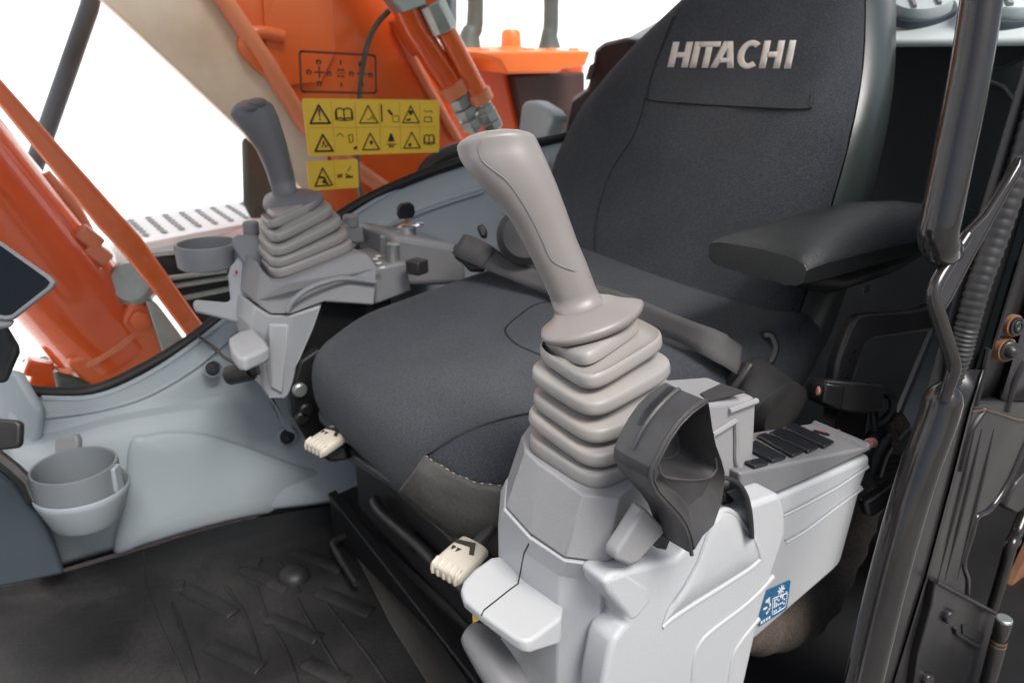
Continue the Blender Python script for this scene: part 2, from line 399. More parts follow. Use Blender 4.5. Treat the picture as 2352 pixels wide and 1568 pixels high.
picts = []
mb = MB(); tri(mb, fn, n, .105, .27, .135, .31, .0035); fill(mb, fn, [(.098, .18), (.112, .18), (.108, .32), (.102, .32)], n); fill(mb, fn, [(.1, .345), (.11, .345), (.11, .375), (.1, .375)], n); picts.append(mb)
mb = MB(); book(mb, fn, n, .275, .26, .105, .20, .0022); picts.append(mb)
mb = MB(); tri(mb, fn, n, .45, .27, .135, .31, .0022); poly(mb, fn, [(.44, .36), (.46, .36), (.475, .30), (.49, .37)], .0012, n, False); picts.append(mb)
mb = MB(); fill(mb, fn, [(.543, .09), (.553, .09), (.553, .41), (.543, .41)], n); fill(mb, fn, [(.59, .20), (.605, .18), (.635, .27), (.62, .29)], n); poly(mb, fn, [(.63, .30), (.675, .30), (.675, .41), (.63, .41)], .0009, n); picts.append(mb)
mb = MB(); tri(mb, fn, n, .77, .27, .13, .31, .0022); fill(mb, fn, [(.75, .2), (.79, .2), (.78, .27), (.765, .29)], n); fill(mb, fn, [(.735, .36), (.77, .34), (.765, .39), (.735, .39)], n); picts.append(mb)
mb = MB(); poly(mb, fn, [(.88, .32), (.93, .32), (.935, .41), (.875, .41)], .0014, n); poly(mb, fn, [(.875, .2), (.90, .22), (.93, .2), (.94, .24)], .0012, n, False); picts.append(mb)
mb = MB(); tri(mb, fn, n, .113, .77, .125, .29, .0034); poly(mb, fn, [(.10, .85), (.115, .74), (.125, .85), (.14, .80)], .0018, n, False); picts.append(mb)
mb = MB(); fill(mb, fn, [(.325, .86), (.35, .84), (.352, .89), (.33, .91)], n); poly(mb, fn, [(.21, .66), (.235, .60), (.26, .67)], .0012, n, False); poly(mb, fn, [(.295, .64), (.325, .63), (.325, .76), (.30, .78)], .0014, n); picts.append(mb)
mb = MB(); tri(mb, fn, n, .455, .76, .125, .30, .0024); fill(mb, fn, [(.445, .76), (.465, .74), (.475, .79), (.455, .83)], n); picts.append(mb)
mb = MB(); fill(mb, fn, [(.607, .62), (.618, .62), (.63, .70), (.64, .77), (.585, .77), (.595, .70)], n); poly(mb, fn, [(.58, .82), (.65, .82)], .002, n, False); poly(mb, fn, [(.597, .84), (.60, .88), (.61, .85), (.625, .88), (.63, .84)], .0018, n, False); picts.append(mb)
mb = MB(); tri(mb, fn, n, .775, .75, .13, .30, .0022); fill(mb, fn, [(.745, .82), (.765, .80), (.775, .84), (.76, .88), (.748, .86)], n); picts.append(mb)
mb = MB(); book(mb, fn, n, .915, .74, .075, .17, .0020); picts.append(mb)
for mb in picts: build('pictogram', mb, M['ink'], t)
# small yellow label
q = [py(a, b, YD) for a, b in ((704, 371), (821, 365), (824, 431), (710, 438))]
t, fn, n = label_plate('warning_label', q, 'small yellow warning label with one triangle below the larger one', 'label', M['yel'], .04)
mb = MB(); poly(mb, fn, [(.52, .06), (.52, .94)], .0007, n, False); build('grid_line', mb, bpy.data.materials['label_line'], t)
mb = MB(); tri(mb, fn, n, .29, .55, .34, .60, .0026); poly(mb, fn, [(.22, .55), (.30, .58), (.33, .68), (.28, .72), (.37, .78)], .004, n, False); build('pictogram', mb, M['ink'], t)
mb = MB(); poly(mb, fn, [(.74, .50), (.86, .62), (.74, .60)], .0026, n, False); poly(mb, fn, [(.74, .62), (.88, .60)], .0022, n, False); poly(mb, fn, [(.78, .42), (.85, .25)], .0014, n, False); build('pictogram', mb, M['ink'], t)
mb = MB(); fill(mb, fn, [(.57, .50), (.67, .48), (.67, .60), (.57, .62)], n); build('red_mark', mb, M['inkr'], t)
# clear label printed in dark ink
q = [py(a, b, YD) for a, b in ((687, 118), (861, 128), (863, 214), (691, 211))]
fn, n = bil(q)
t = thing('pattern_decal', 'clear decal with dark outline and four way arrows above the yellow labels', 'decal', q[3])
mb = MB(); mb.strip(rrect(fn, .0, .0, 1, 1, .04, .08, O)+[fn(.96, 0, O)], .004, n); build('frame_line', mb, M['brn'], t)
for u0, kind in ((.24, 1), (.52, 0), (.80, 1)):
    mb = MB()
    if kind:
        mb.strip([fn(u0-.06, .5, O), fn(u0+.06, .5, O)], .003, n); mb.strip([fn(u0, .36, O), fn(u0, .64, O)], .003, n)
        for du, dv in ((0, -.26), (0, .28), (-.13, .0), (.13, .02)):
            mb.strip([fn(u0+du-.03, .5+dv+.03, O), fn(u0+du, .5+dv-.05, O), fn(u0+du+.025, .5+dv+.0, O), fn(u0+du+.01, .5+dv+.06, O)], .0028, n)
            mb.strip([fn(u0+du-.03, .5+dv-.04, O), fn(u0+du-.02, .5+dv+.06, O)], .0026, n)
    else:
        for du in (-.025, .025):
            for dv in (-.08, .08): mb.strip([fn(u0+du-.008, .5+dv, O), fn(u0+du+.012, .5+dv, O)], .004, n)
        mb.strip([fn(u0-.06, .5, O), fn(u0+.06, .5, O)], .0014, n)
        for dv in (-.28, .29): mb.strip([fn(u0, .5+dv-.04, O), fn(u0+.01, .5+dv, O), fn(u0, .5+dv+.05, O)], .003, n)
    build('arrow_cross', mb, M['brn'], t)

# ---- the boom arm, close outside the window
YB = 1.98
bo = thing('boom_arm', 'broad orange boom arm rising behind the window labels', 'boom arm', (1.0, 2.1, -.6))
pl = L([(51, -700), (805, -700), (905, -70), (925, 70), (1070, 330), (1000, 440), (905, 520), (790, 520), (700, 300), (515, -5)], py, YB)
build('side_plate', MB().prism(pl, (0, .24, 0)), M['org'], bo, bevel=.006)
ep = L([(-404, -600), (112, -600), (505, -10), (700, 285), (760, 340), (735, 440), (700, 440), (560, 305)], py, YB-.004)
dk_ = L([(700, 440), (735, 440), (762, 342), (912, 470), (905, 560), (820, 560)], py, YB-.004)
build('heel_plate', MB().prism(dk_, (0, .2, 0)), M['org'], bo, bevel=.004)
build('lower_plate', MB().prism(ep, (0, .04, 0)), M['rod'], bo, bevel=.004)  # orange boom plate, its beige paints in the reflection on the pane
build('flange_bar', MB().tube(L([(78, -660), (512, -5), (610, 140), (700, 285), (800, 375), (915, 455)], py, YB-.02), .021, 10), M['ora'], bo)
build('welded_plate', MB().prism(L([(590, -300), (740, -300), (770, 120), (735, 190), (640, 200), (612, 130)], py, YB-.012), (0, .01, 0)), M['org'], bo, bevel=.003)
build('lifting_eye', MB().tube(cat([py(a, b, YB-.012) for a, b in ((640, 160), (612, 160), (582, 135), (560, 105), (572, 82), (605, 76), (650, 86))], 6), .017, 10), M['org'], bo)
build('edge_rail', MB().tube(L([(905, 50), (960, 160), (1050, 320)], py, YB-.01), .012, 8), M['ora'], bo)
cb = thing('cable', 'thin dark cable hanging down across the orange boom behind the labels', 'cable', py(835, 460, 1.9))
build('sheath', MB().tube(cat(L([(893, 25), (862, 62), (842, 110), (828, 190), (824, 300), (820, 390), (828, 440), (842, 480)], py, 1.9), 6), .007, 8), M['green'], cb)
# hydraulic lines with steel fittings
for k, (lab, pth, rr, fit, nut, extra) in enumerate((
    ('thick orange hydraulic pipe with a steel hose fitting in front of the boom', [(610, -700), (905, -40), (950, 60), (1000, 140), (1048, 212)], .034, [(1040, 200), (1062, 245), (1092, 300)], .027, [(900, -8), (920, 28), (936, 20), (918, -14)]),
    ('slimmer orange hydraulic pipe with a steel sleeve, right of the thick one', [(642, -700), (968, -40), (1005, 35), (1060, 140), (1108, 232)], .026, [(1100, 222), (1120, 260), (1138, 300)], .023, None))):
    t = thing('hydraulic_pipe', lab, 'pipe', py(pth[-1][0], pth[-1][1], 1.86), 'hydraulic pipes beside the boom')
    Yp = 1.86-.03*k
    build('pipe', MB().tube(L(pth, py, Yp), rr, 14), M['org'] if k else M['orgd'], t)
    fp = L(fit, py, Yp)
    f_ = MB().tube([fp[0], fp[0].lerp(fp[1], .5), fp[0].lerp(fp[1], .51), fp[1], fp[1].lerp(fp[2], .02), fp[2]], [nut*.85, nut*.85, nut*1.1, nut*1.1, nut*.8, nut*.8], 6)
    build('fitting', f_, M['steel'], t, bevel=.002)
    for s_ in (.55, .8):
        c = fp[0].lerp(fp[2], s_); d = (fp[2]-fp[0]).normalized()
        build('nut', MB().tube([c-d*.012, c+d*.012], nut*1.25, 6), M['steel'], t, bevel=.002)
    if k: build('sleeve', MB().tube(L([(990, 5), (1020, 70)], py, Yp-.004), .036, 8), M['steel'], t, bevel=.003); build('collar', MB().tube(L([(1098, 210), (1108, 232)], py, Yp), .032, 12), M['ora'], t)
    else: build('bracket', MB().prism(L([(885, -20), (925, 30), (985, 10), (985, -40), (900, -40)], py, Yp-.045), (0, .05, 0)), M['steel'], t, bevel=.003); build('collar', MB().tube(L([(1034, 188), (1050, 214)], py, Yp), .042, 12), M['ora'], t); build('clamp_block', MB().prism(L([(905, 50), (975, 10), (1010, 85), (1000, 130), (960, 130)], py, Yp+.02), (0, .04, 0)), M['orgd'], t, bevel=.004)
# coiled hose at the foot of the boom
hz = thing('hose', 'bundle of dusty black hoses curving down behind the window sill', 'hose', py(1000, 400, 1.75))
for k in range(3): build('hose_line', MB().tube(cat(L([(960+k*18, 470), (965+k*20, 420-k*6), (1000+k*20, 370-k*5), (1060+k*14, 345-k*4), (1130, 330-k*4)], py, 1.76+.03*k), 6), .022, 10), M['green'] if k == 1 else M['blk'], hz)

# ---- engine cover at the back, orange, with lamp stub and pillars
ec = thing('engine_cover', 'bright orange engine cover seen through the rear of the window', 'engine cover', py(1200, 300, 2.2))
build('body', MB().prism(L([(958, 128), (1100, 138), (1345, 128), (1345, 420), (1060, 420), (1020, 240)], py, 2.3), (0, .6, 0)), M['orgd'], ec, bevel=.02)
build('top_lip', MB().prism(L([(1090, 120), (1358, 118), (1345, 152), (1290, 160), (1285, 168), (1165, 170), (1148, 140)], py, 2.12), (.0, .5, .02)), M['orgf'], ec, bevel=.012, seg=3)
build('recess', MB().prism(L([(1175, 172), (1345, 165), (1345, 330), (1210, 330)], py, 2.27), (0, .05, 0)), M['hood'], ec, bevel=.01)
c = py(1174, 128, 2.3)
build('cap', MB().lathe(c, (0, 0, 1), [(.062, 0), (.060, .015), (.034, .03), (.032, .07), (.026, .08), (.012, .083)], 24), M['orgf'], ec)
bm_ = MB()
for i in range(5): bm_.lathe(py(1110+i*52, 121-i*.5, 2.25), (0, 0, 1), [(.02, 0), (.018, .012)], 10)
build('bolt_heads', bm_, M['ora'], ec)
for pth, lab, r_ in (([(1085, -400), (1092, 20), (1080, 80), (1075, 118)], 'curved dark guard post left of the orange cap', (.03, .028, .034, .05)),
                 ([(1266, -400), (1266, 20), (1262, 80), (1262, 112)], 'curved dark guard post right of the orange cap', (.03, .028, .030, .045))):
    P_ = L(pth, py, 2.5)
    tag(build('guard_post', MB().tube(cat(P_, 5), [r_[min(int(i/5), 3)]+(r_[min(int(i/5)+1, 3)]-r_[min(int(i/5), 3)])*(i % 5)/5 for i in range(16)], 12), M['green'], loc=P_[-1]), lab, 'post', 'guard posts beside the orange cap')
tag(build('window_pillar', MB().prism(L([(1008, -500), (1034, -500), (1036, 60), (1030, 90), (1008, 60)], py, 2.0), (.05, .05, 0)), M['bluedk'], loc=py(1030, 90, 2.0), bevel=.006), 'dark upright sliver between boom pipes and white sky', 'post')

# ---- dark machinery just past the window
tag(build('machine_housing', MB().prism(L([(558, 318), (640, 300), (700, 400), (760, 480), (800, 560), (600, 560), (578, 500), (562, 470)], py, 2.35), (0, .03, 0)), M['green'], loc=py(620, 560, 2.35), bevel=.02), 'dark grey green machine housing behind the far joystick grip', 'machine part')
# ---- perforated track step
stp = thing('step_plate', 'white metal step plate with rows of serrated dark slots outside', 'step plate', pz(420, 520, -.46))
qs = [pz(a, b, -.46) for a, b in ((268, 503), (575, 458), (640, 500), (315, 560))]
fs = lambda u, v, o=0: (qs[0]*(1-u)+qs[1]*u)*(1-v)+(qs[3]*(1-u)+qs[2]*u)*v+V((0, 0, o))
build('plate', MB().loft([[fs(0, 0), fs(1, 0), fs(1, 1), fs(0, 1)], [fs(0, 0, -.02), fs(1, 0, -.02), fs(1, 1, -.02), fs(0, 1, -.02)]]), M['white'], stp, bevel=.004)
for i in range(8):
    u = .07+i*.118; P_ = []; Q_ = []
    for k in range(13):
        v = .12+.72*k/12; du = .024 if k % 2 else .007
        P_.append(fs(u-du+.02*v, v, .0015)); Q_.append(fs(u+du+.02*v, v, .0015))
    build('slot', MB().loft([P_+Q_[::-1], [p+V((0, 0, .001)) for p in P_+Q_[::-1]]]), M['blk'], stp)
build('side_rail', MB().tube(L([(250, 590), (330, 572), (580, 545), (700, 520)], pz, -.50), .03, 10), M['white'], stp)
un = thing('undercarriage', 'black greasy undercarriage with thin rods below the step plate', 'undercarriage', py(450, 680, 1.75))
build('frame', MB().prism(L([(350, 590), (620, 560), (640, 720), (470, 760), (395, 690)], py, 1.80), (0, .04, 0)), M['void'], un)
for a in (((385, 660), (600, 625)), ((395, 690), (600, 648)), ((380, 640), (520, 622))): build('rod', MB().tube(L(a, py, 1.76), .006, 6), M['steel'], un)

# ---- lift cylinder (large orange tube) and its flat link bar
cyl = thing('lift_cylinder', 'large glossy orange hydraulic cylinder outside the lower left of the window', 'hydraulic cylinder', py(285, 826, 1.9))
A0, A1 = py(-540, -149, 1.86), py(262, 800, 1.86)
ax = (A1-A0).normalized()
build('tube', MB().tube([A0, A1], .112, 40), M['orgd'], cyl)
cc = A1-ax*.035
build('weld_ring', MB().tube([cc-ax*.006, cc-ax*.004, cc+ax*.004, cc+ax*.006], [.112, .117, .117, .112], 40), M['ora'], cyl)
build('end_block', MB().prism(L([(300, 690), (348, 700), (392, 770), (412, 800), (330, 860), (215, 905), (150, 830), (205, 808), (265, 760)], py, 1.76), (0, .16, 0)), M['org'], cyl, bevel=.012, seg=3)
build('foot_web', MB().prism(L([(335, 690), (362, 698), (440, 800), (415, 850), (380, 830)], py, 1.74), (0, .03, 0)), M['steel'], cyl, bevel=.004)
c = py(322, 735, 1.755); build('pin', MB().lathe(c, (0, -1, 0), [(.020, -.01), (.020, .006), (.014, .009)], 20), M['org'], cyl)
for a, b in ((205, 545), (225, 580), (300, 690), (325, 690)): build('lug', MB().box(py(a, b, 1.80), (.016, .02, .024), Matrix.Rotation(-.7, 3, 'Y')), M['ora'], cyl, bevel=.005)
build('feed_pipe', MB().tube(cat(L([(100, 400), (170, 480), (215, 560), (270, 640), (310, 695)], py, 1.86), 6), .014, 10), M['ora'], cyl)
for a, b in ((88, 845), (100, 868), (125, 890), (140, 900)): build('foot_lug', MB().box(py(a, b, 1.85), (.026, .02, .018), Matrix.Rotation(.5, 3, 'Y')), M['orgd'], cyl, bevel=.005)
lb = thing('link_bar', 'flat orange link bar crossing the window left of the cylinder top', 'bar', py(420, 770, 1.68))
build('bar', MB().prism(L([(-540, -432), (0, 180), (325, 545), (540, 848), (528, 868), (500, 868), (350, 666), (287, 589), (227, 525), (91, 357), (0, 245), (-540, -365)], py, 1.66), (0, .03, 0)), M['org'], lb, bevel=.012, seg=3)
tag(build('hose_cover', MB().lathe(py(303, 648, 1.78), (-.55, -1, .45), [(.03, -.03), (.05, -.02), (.05, .0), (.04, .01)], 28), M['steel'], loc=py(303, 648, 1.78)), 'oval grey metal cover between the orange cylinder and the link bar', 'cover')
ft = thing('track_shoe', 'pale perforated metal shoe outside below the cylinder foot', 'track shoe', pz(85, 850, -1.05))
qt = [pz(a, b, -1.05) for a, b in ((42, 800), (128, 796), (165, 895), (62, 905))]
build('plate', MB().loft([qt, [p-V((0, 0, .05)) for p in qt]]), M['white'], ft, bevel=.01)
for a, b in ((70, 826), (105, 822), (80, 858), (118, 852)): build('hole', MB().lathe(pz(a, b, -1.049), (0, 0, 1), [(.028, 0), (.026, .002)], 16), M['green'], ft)
tag(build('foot_bracket', MB().prism(L([(125, 860), (215, 885), (215, 930), (140, 930)], py, 1.75), (0, .04, 0)), M['green'], loc=py(170, 920, 1.75), bevel=.01), 'dark oily bracket under the foot of the orange cylinder', 'bracket')
# ---- front handrail outside
hr = L([(422, -673), (222, -60), (205, 20), (72, 400), (30, 520)], py, 2.2)
tag(build('handrail', MB().tube(hr, .021, 14), M['bluedk'], loc=hr[-1]), 'straight dark grey rail crossing the white gap at the upper left', 'rail')

# ================================================================ LEFT EDGE OF THE VIEW: monitor, pillar, front panel
mo = thing('monitor', 'dark screened monitor with grey bezel cut off by the left edge', 'monitor', pd(10, 740, .95))
mp = [(-120, 480), (0, 556), (112, 634), (125, 648), (118, 662), (28, 733), (12, 736), (-120, 715)]
build('bezel', MB().prism([pd(a, b, .95) for a, b in mp], CF*.007), M['mid'], mo, bevel=.002)
ms = [(-118, 492), (0, 564), (104, 638), (114, 648), (108, 658), (26, 722), (12, 724), (-118, 702)]
build('screen', MB().prism([pd(a, b, .949) for a, b in ms], CF*.004), M['screen'], mo)
build('underside', MB().prism([pd(a, b, .955) for a, b in ((-100, 700), (0, 716), (30, 736), (20, 752), (-100, 770))], CF*.008), M['mid'], mo, bevel=.004)
fp_ = thing('front_pillar', 'blue grey corner pillar trim with black knob at the left edge', 'pillar', pd(40, 1060, 1.2))
build('trim', MB().prism([pd(a, b, 1.25) for a, b in ((-60, 850), (40, 850), (72, 905), (95, 940), (88, 1000), (66, 1050), (50, 1080), (-60, 1120))], CF*.02), M['blue'], fp_, bevel=.01, seg=3)
build('knob', MB().prism([pd(a, b, 1.05) for a, b in ((-60, 700), (5, 740), (38, 795), (38, 812), (8, 880), (-60, 880))], CF*.012), M['blk'], fp_, bevel=.008, seg=3)
build('pedal_bracket', MB().prism([pd(a, b, 1.0) for a, b in ((-60, 958), (36, 966), (46, 975), (44, 1020), (38, 1030), (-60, 1040))], CF*.012), M['blk'], fp_, bevel=.006, seg=3)
build('lower_link', MB().tube([pd(a, b, 1.15) for a, b in ((-20, 1040), (30, 1080), (62, 1110), (80, 1150))], .012, 8), M['blk'], fp_)
dp = [(-80, 1080), (0, 1096), (36, 1118), (90, 1175), (128, 1255), (150, 1318), (60, 1338), (-80, 1365)]
tag(build('front_panel', MB().prism([py(a, b, 1.24) for a, b in dp], (0, .05, 0)), M['bluedk'], loc=py(60, 1338, 1.24), bevel=.006, seg=3), 'dark teal curved front panel at the left edge below the cup holder', 'panel')
# cup holder on the kick panel
ch = thing('cup_holder', 'blue grey two tier cup holder on the side panel at the left', 'cup holder', pd(180, 1160, 1.17))
c = pd(173, 1084, 1.17)
b_ = V((0, 0, 1)); r0 = .0600
inn = MB()
inn.lathe(c, b_, [(r0*.80, -.055), (r0*.97, -.045), (r0, .008), (r0*.985, .0125), (r0*.93, .0125), (r0*.91, .008), (r0*.86, -.05), (r0*.3, -.052)], 48)
build('cup_ring', inn, M['bluemid'], ch)
oc = c+V((.004, .002, -.036))
build('cup_basin', MB().lathe(oc, b_, [(r0*.80, -.046), (r0*.86, -.040), (r0*1.09, .0), (r0*1.115, .008), (r0*1.09, .011), (r0*1.05, .008), (r0*.9, -.03), (r0*.3, -.032)], 48), M['blue'], ch)
build('back_tab', MB().prism([pd(a, b, 1.22) for a, b in ((124, 1008), (172, 996), (180, 1010), (178, 1050), (124, 1050))], CF*.015), M['mid'], ch, bevel=.004)
build('side_slot', MB().box(c+CR*.060+V((0, 0, -.010)), (.004, .010, .020), Matrix.Rotation(-.6, 3, 'Z')), M['blue'], ch, bevel=.002)
# ================================================================ FLOOR MAT
fm = thing('floor_mat', 'black ribbed rubber floor mat with raised edge and dusty tread', 'floor mat', (.2, .9, ZF))
zf = ZF+.004
mo_ = [(-200, 1380), (0, 1350), (150, 1315), (330, 1263), (430, 1232), (560, 1197), (755, 1163)]
top = cat([pz(a, b, ZF+.03) for a, b in mo_], 4)
mid_ = cat([pz(a, b, ZF+.010) for a, b in ((-200, 1415), (0, 1402), (150, 1385), (330, 1342), (430, 1312), (560, 1278), (790, 1222))], 4)
low = cat([pz(a, b, zf) for a, b in ((-200, 1440), (0, 1425), (150, 1408), (330, 1364), (430, 1332), (560, 1296), (800, 1236))], 4)
end = [V((p.x*.6+.25*.4, .05, zf)) for p in low]
end = [V((-.55+1.15*i/(len(low)-1), .05, zf)) for i in range(len(low))]
mt = MB().grid([top, mid_, low, [a.lerp(b, .5) for a, b in zip(low, end)], end])
build('mat_sheet', mt, M['floor'], fm, smooth=50, solid=.003)
build('seam', MB().tube(drape([mt], [(329, 1268), (333, 1300), (340, 1340), (348, 1370), (372, 1440), (400, 1500), (430, 1566), (438, 1590)], .002), .0024, 6), M['void'], fm)
build('seam', MB().tube(drape([mt], [(362, 1382), (400, 1470), (432, 1540), (452, 1590)], .002), .0018, 6), M['void'], fm)
ribs = [[(427, 1351), (539, 1409)], [(558, 1306), (663, 1351)], [(616, 1418), (733, 1467)], [(481, 1481), (602, 1535)], [(733, 1358), (854, 1407)], [(677, 1266), (789, 1306)], [(700, 1520), (800, 1566)], [(392, 1346), (425, 1342)], [(555, 1290), (600, 1292)]]
for r_ in ribs:
    P_ = [pz(a, b, zf+.0028) for a, b in r_]; rr = MB()
    for a, b in zip(P_, P_[1:]):
        d = (b-a).normalized(); q = d.cross(V((0, 0, 1)))*.015
        rr.loft([[a+q, b+q, b-q, a-q], [p+V((0, 0, .0038)) for p in (a+q*.55, b+q*.45, b-q*.45, a-q*.45)]])
    build('tread_rib', rr, M['floor'], fm, bevel=.002)
for r_ in ([(518, 1346), (565, 1416), (602, 1533)], [(588, 1346), (616, 1420), (660, 1500), (690, 1590)], [(681, 1374), (733, 1467), (793, 1565)], [(747, 1383), (850, 1514), (900, 1590)], [(397, 1383), (430, 1480), (457, 1566)], [(640, 1290), (690, 1360)]):
    build('tread_line', MB().tube(cat([pz(a, b, zf+.003) for a, b in r_], 5), .0035, 6), M['floor'], fm)
c = pz(675, 1330, zf); build('dome', MB().lathe(c, (0, 0, 1), [(.027, 0), (.026, .01), (.02, .018), (.01, .022), (.002, .0225)], 24), M['floor'], fm)
dm = [(770, 1250), (830, 1240), (960, 1380), (1090, 1560), (1000, 1600), (900, 1480)]
build('dusty_strip', MB().prism([pz(a, b, zf+.004) for a, b in ((800, 1245), (845, 1240), (1100, 1600), (1000, 1600), (900, 1440))], (0, 0, .004)), M['mud'], fm, bevel=.002)
hk = cat([pz(a, b, zf+.03) for a, b in ((812, 1222), (768, 1243), (770, 1262), (800, 1312), (818, 1340))], 5)
tag(build('hook_rod', MB().tube(hk, .0055, 8), M['blk'], loc=hk[-1]), 'bent black rod hook lying on the mat by the seat base', 'hook')

# ================================================================ SEAT
SY = .85
seat = thing('operator_seat', 'dark fabric operator seat with tall tapered backrest', 'seat', (.7, SY, ZF))
def cush_ring(x0, x1, hy, z, ex=5.5, n=72, tilt=.0):
    c = V(((x0+x1)/2, SY, z)); r = sup(c, V(((x1-x0)/2, 0, 0)), V((0, hy, 0)), n, ex)
    return [V((p.x, p.y, p.z+max(0, p.x-.42)*tilt+max(0, (z+.50)/.09)*.020*((p.y-SY)/.27)**2*min(1, max(0, (p.x-.36)/.12)))) for p in r]
X0 = .355
RS = [(X0+.05, .95, .215, -.522), (X0+.018, .97, .258, -.515), (X0+.004, .98, .276, -.496), (X0, .98, .280, -.468), (X0+.002, .98, .278, -.438), (X0+.010, .975, .269, -.418), (X0+.028, .965, .249, -.4075), (X0+.065, .95, .21, -.4035), (X0+.14, .9, .13, -.4045), (X0+.23, .82, .04, -.4065)]
cm = MB().loft([cush_ring(*r, tilt=.15) for r in RS]); 
cush = build('cushion', cm, M['fab'], seat, smooth=180, sub=1)
# leather patch at the near front corner, sewn along the drawn seam lines
ct = BVHTree.FromPolygons(cm.v, cm.f); cen = V((.66, SY, -.46))
pt_ = cat([V((a, b, 0)) for a, b in ((980, 1045), (1010, 1064), (1062, 1092), (1112, 1108), (1180, 1112))], 5)
pb_ = cat([V((a, b, 0)) for a, b in ((920, 1126), (960, 1162), (1040, 1226), (1120, 1284), (1190, 1312))], 5)
prow = []
for k in range(11):
    row = []
    for a, b in zip(pt_, pb_):
        q = a.lerp(b, k/10); h = ct.ray_cast(V((0, 0, 0)), ray(q.x, q.y).normalized())[0]
        row.append(h if h is not None else None)
    prow.append(row)
for c_ in range(len(pt_)):
    last = X0+.02
    for k in range(11):
        q = pt_[c_].lerp(pb_[c_], k/10)
        if prow[k][c_] is None: prow[k][c_] = px(q.x, q.y, last+.006)
        last = prow[k][c_].x
        prow[k][c_] = prow[k][c_]-CF*.004+V((0, 0, .0008*math.sin(c_*1.3+k*.9)))
build('leather_patch', MB().grid(prow), M['lea'], cush, smooth=180, solid=.003)
def dash(mb, P, dl=.0035, gap=.0035, r=.0009):
    P = cat(P, 30); acc = 0; on = True; cur = [P[0]]
    for a, b in zip(P, P[1:]):
        acc += (b-a).length; cur.append(b) if on else None
        if acc > (dl if on else gap):
            if on and len(cur) > 1: mb.tube(cur, r, 5)
            on = not on; acc = 0; cur = [b]
    return mb
def off_(P, o): return [p-CF*o for p in P]
sd = MB(); dash(sd, off_([r[0] for r in prow], .003), .003, .004, .0006); dash(sd, off_(prow[0], .003), .003, .006, .0006)
S1 = drape([cm], [(p.x, p.y) for p in cat([V((a, b, 0)) for a, b in ((982, 1043), (1002, 1030), (1040, 1006), (1090, 982), (1150, 962), (1230, 945))], 6)], .0012)
dash(sd, S1, .003, .010, .0006)
build('stitching', sd, M['stitch'], cush)
build('seam', MB().tube(off_(S1, -.0006), .0015, 6), M['void'], cush)
S2 = drape([cm], [(p.x, p.y) for p in cat([V((a, b, 0)) for a, b in ((1290, 690), (1230, 700), (1180, 735), (1160, 760), (1185, 790), (1240, 815), (1290, 830))], 6)], .0003)
build('seam', MB().tube(S2, .0018, 6), M['void'], cush)
# ---- backrest
BZ = [-.47, -.38, -.28, -.18, -.08, 0.0, .06, .11, .15, .175]
def lin(z, xs, ys):
    if z <= xs[0]: return ys[0]
    for a, b, c_, d in zip(xs, xs[1:], ys, ys[1:]):
        if z <= b:
            t = (z-a)/(b-a); return c_+(d-c_)*t
    return ys[-1]
def xf(z): return .868+.42*(z+.385)-.05*max(0, (-.3-z))
def bw(z): return lin(z, [-.48, -.38, -.3, -.18, -.12, -.08, -.03, .02, .05, .08, .11, .14, .2], [.24, .28, .297, .298, .288, .276, .253, .223, .200, .176, .153, .128, .085])
def byc(z): return lin(z, [-.48, -.3, -.18, -.08, .02, .09, .2], [.87, .90, .915, .91, .898, .882, .87])
def bol(z): return lin(z, [-.47, -.3, -.1, 0, .1, .2], [.03, .055, .05, .03, .01, 0])
def front_x(y, z, off=0):
    qn = min(abs((y-byc(z))/bw(z)), 1); return xf(z)-bol(z)*qn**2.2+.045*qn**12-off
def back_hit(a, b, off=0):
    r = ray(a, b); lo, hi = .7, 1.9
    for _ in range(50):
        m_ = (lo+hi)/2; p = r*m_
        if p.x < front_x(p.y, p.z, off): lo = m_
        else: hi = m_
    return r*hi
qs_ = [-1+2*k/48 for k in range(49)]
zs_ = [-.48+.665*k/60 for k in range(61)]
rows_ = []
for z in zs_:
    rows_.append([V((front_x(byc(z)+q_*bw(z), z), byc(z)+q_*bw(z), z)) for q_ in qs_])
bk = build('backrest_front', MB().grid(rows_), M['fab'], seat, smooth=180, solid=-.012)
sh = []
for z in zs_[::3]:
    wd = bw(z); xe = front_x(byc(z)+wd, z); ks = lin(z, [-.4, -.19, .03, .2], [1.25, 1.15, .92, .85]); r = []
    prof = [(-1, .004), (-1.02, .02), (-1.01, .06), (-.95, .105), (-.8, .13), (-.4, .142), (0, .145), (.4, .142), (.8, .13), (.95, .105), (1.01, .06), (1.02, .02), (1, .004), (.97, .012), (.5, .03), (0, .045), (-.5, .03), (-.97, .012)]
    r = [V((xe+o_*ks + (xf(z)-xe)*(1 if abs(q_) < .9 and o_ < .05 else 0), byc(z)+q_*wd*(1 if abs(q_) < 1 else 1+(abs(q_)-1)*1.5), z)) for q_, o_ in prof]
    sh.append(r)
build('backrest_shell', MB().loft(sh), M['leag'], seat, smooth=70)
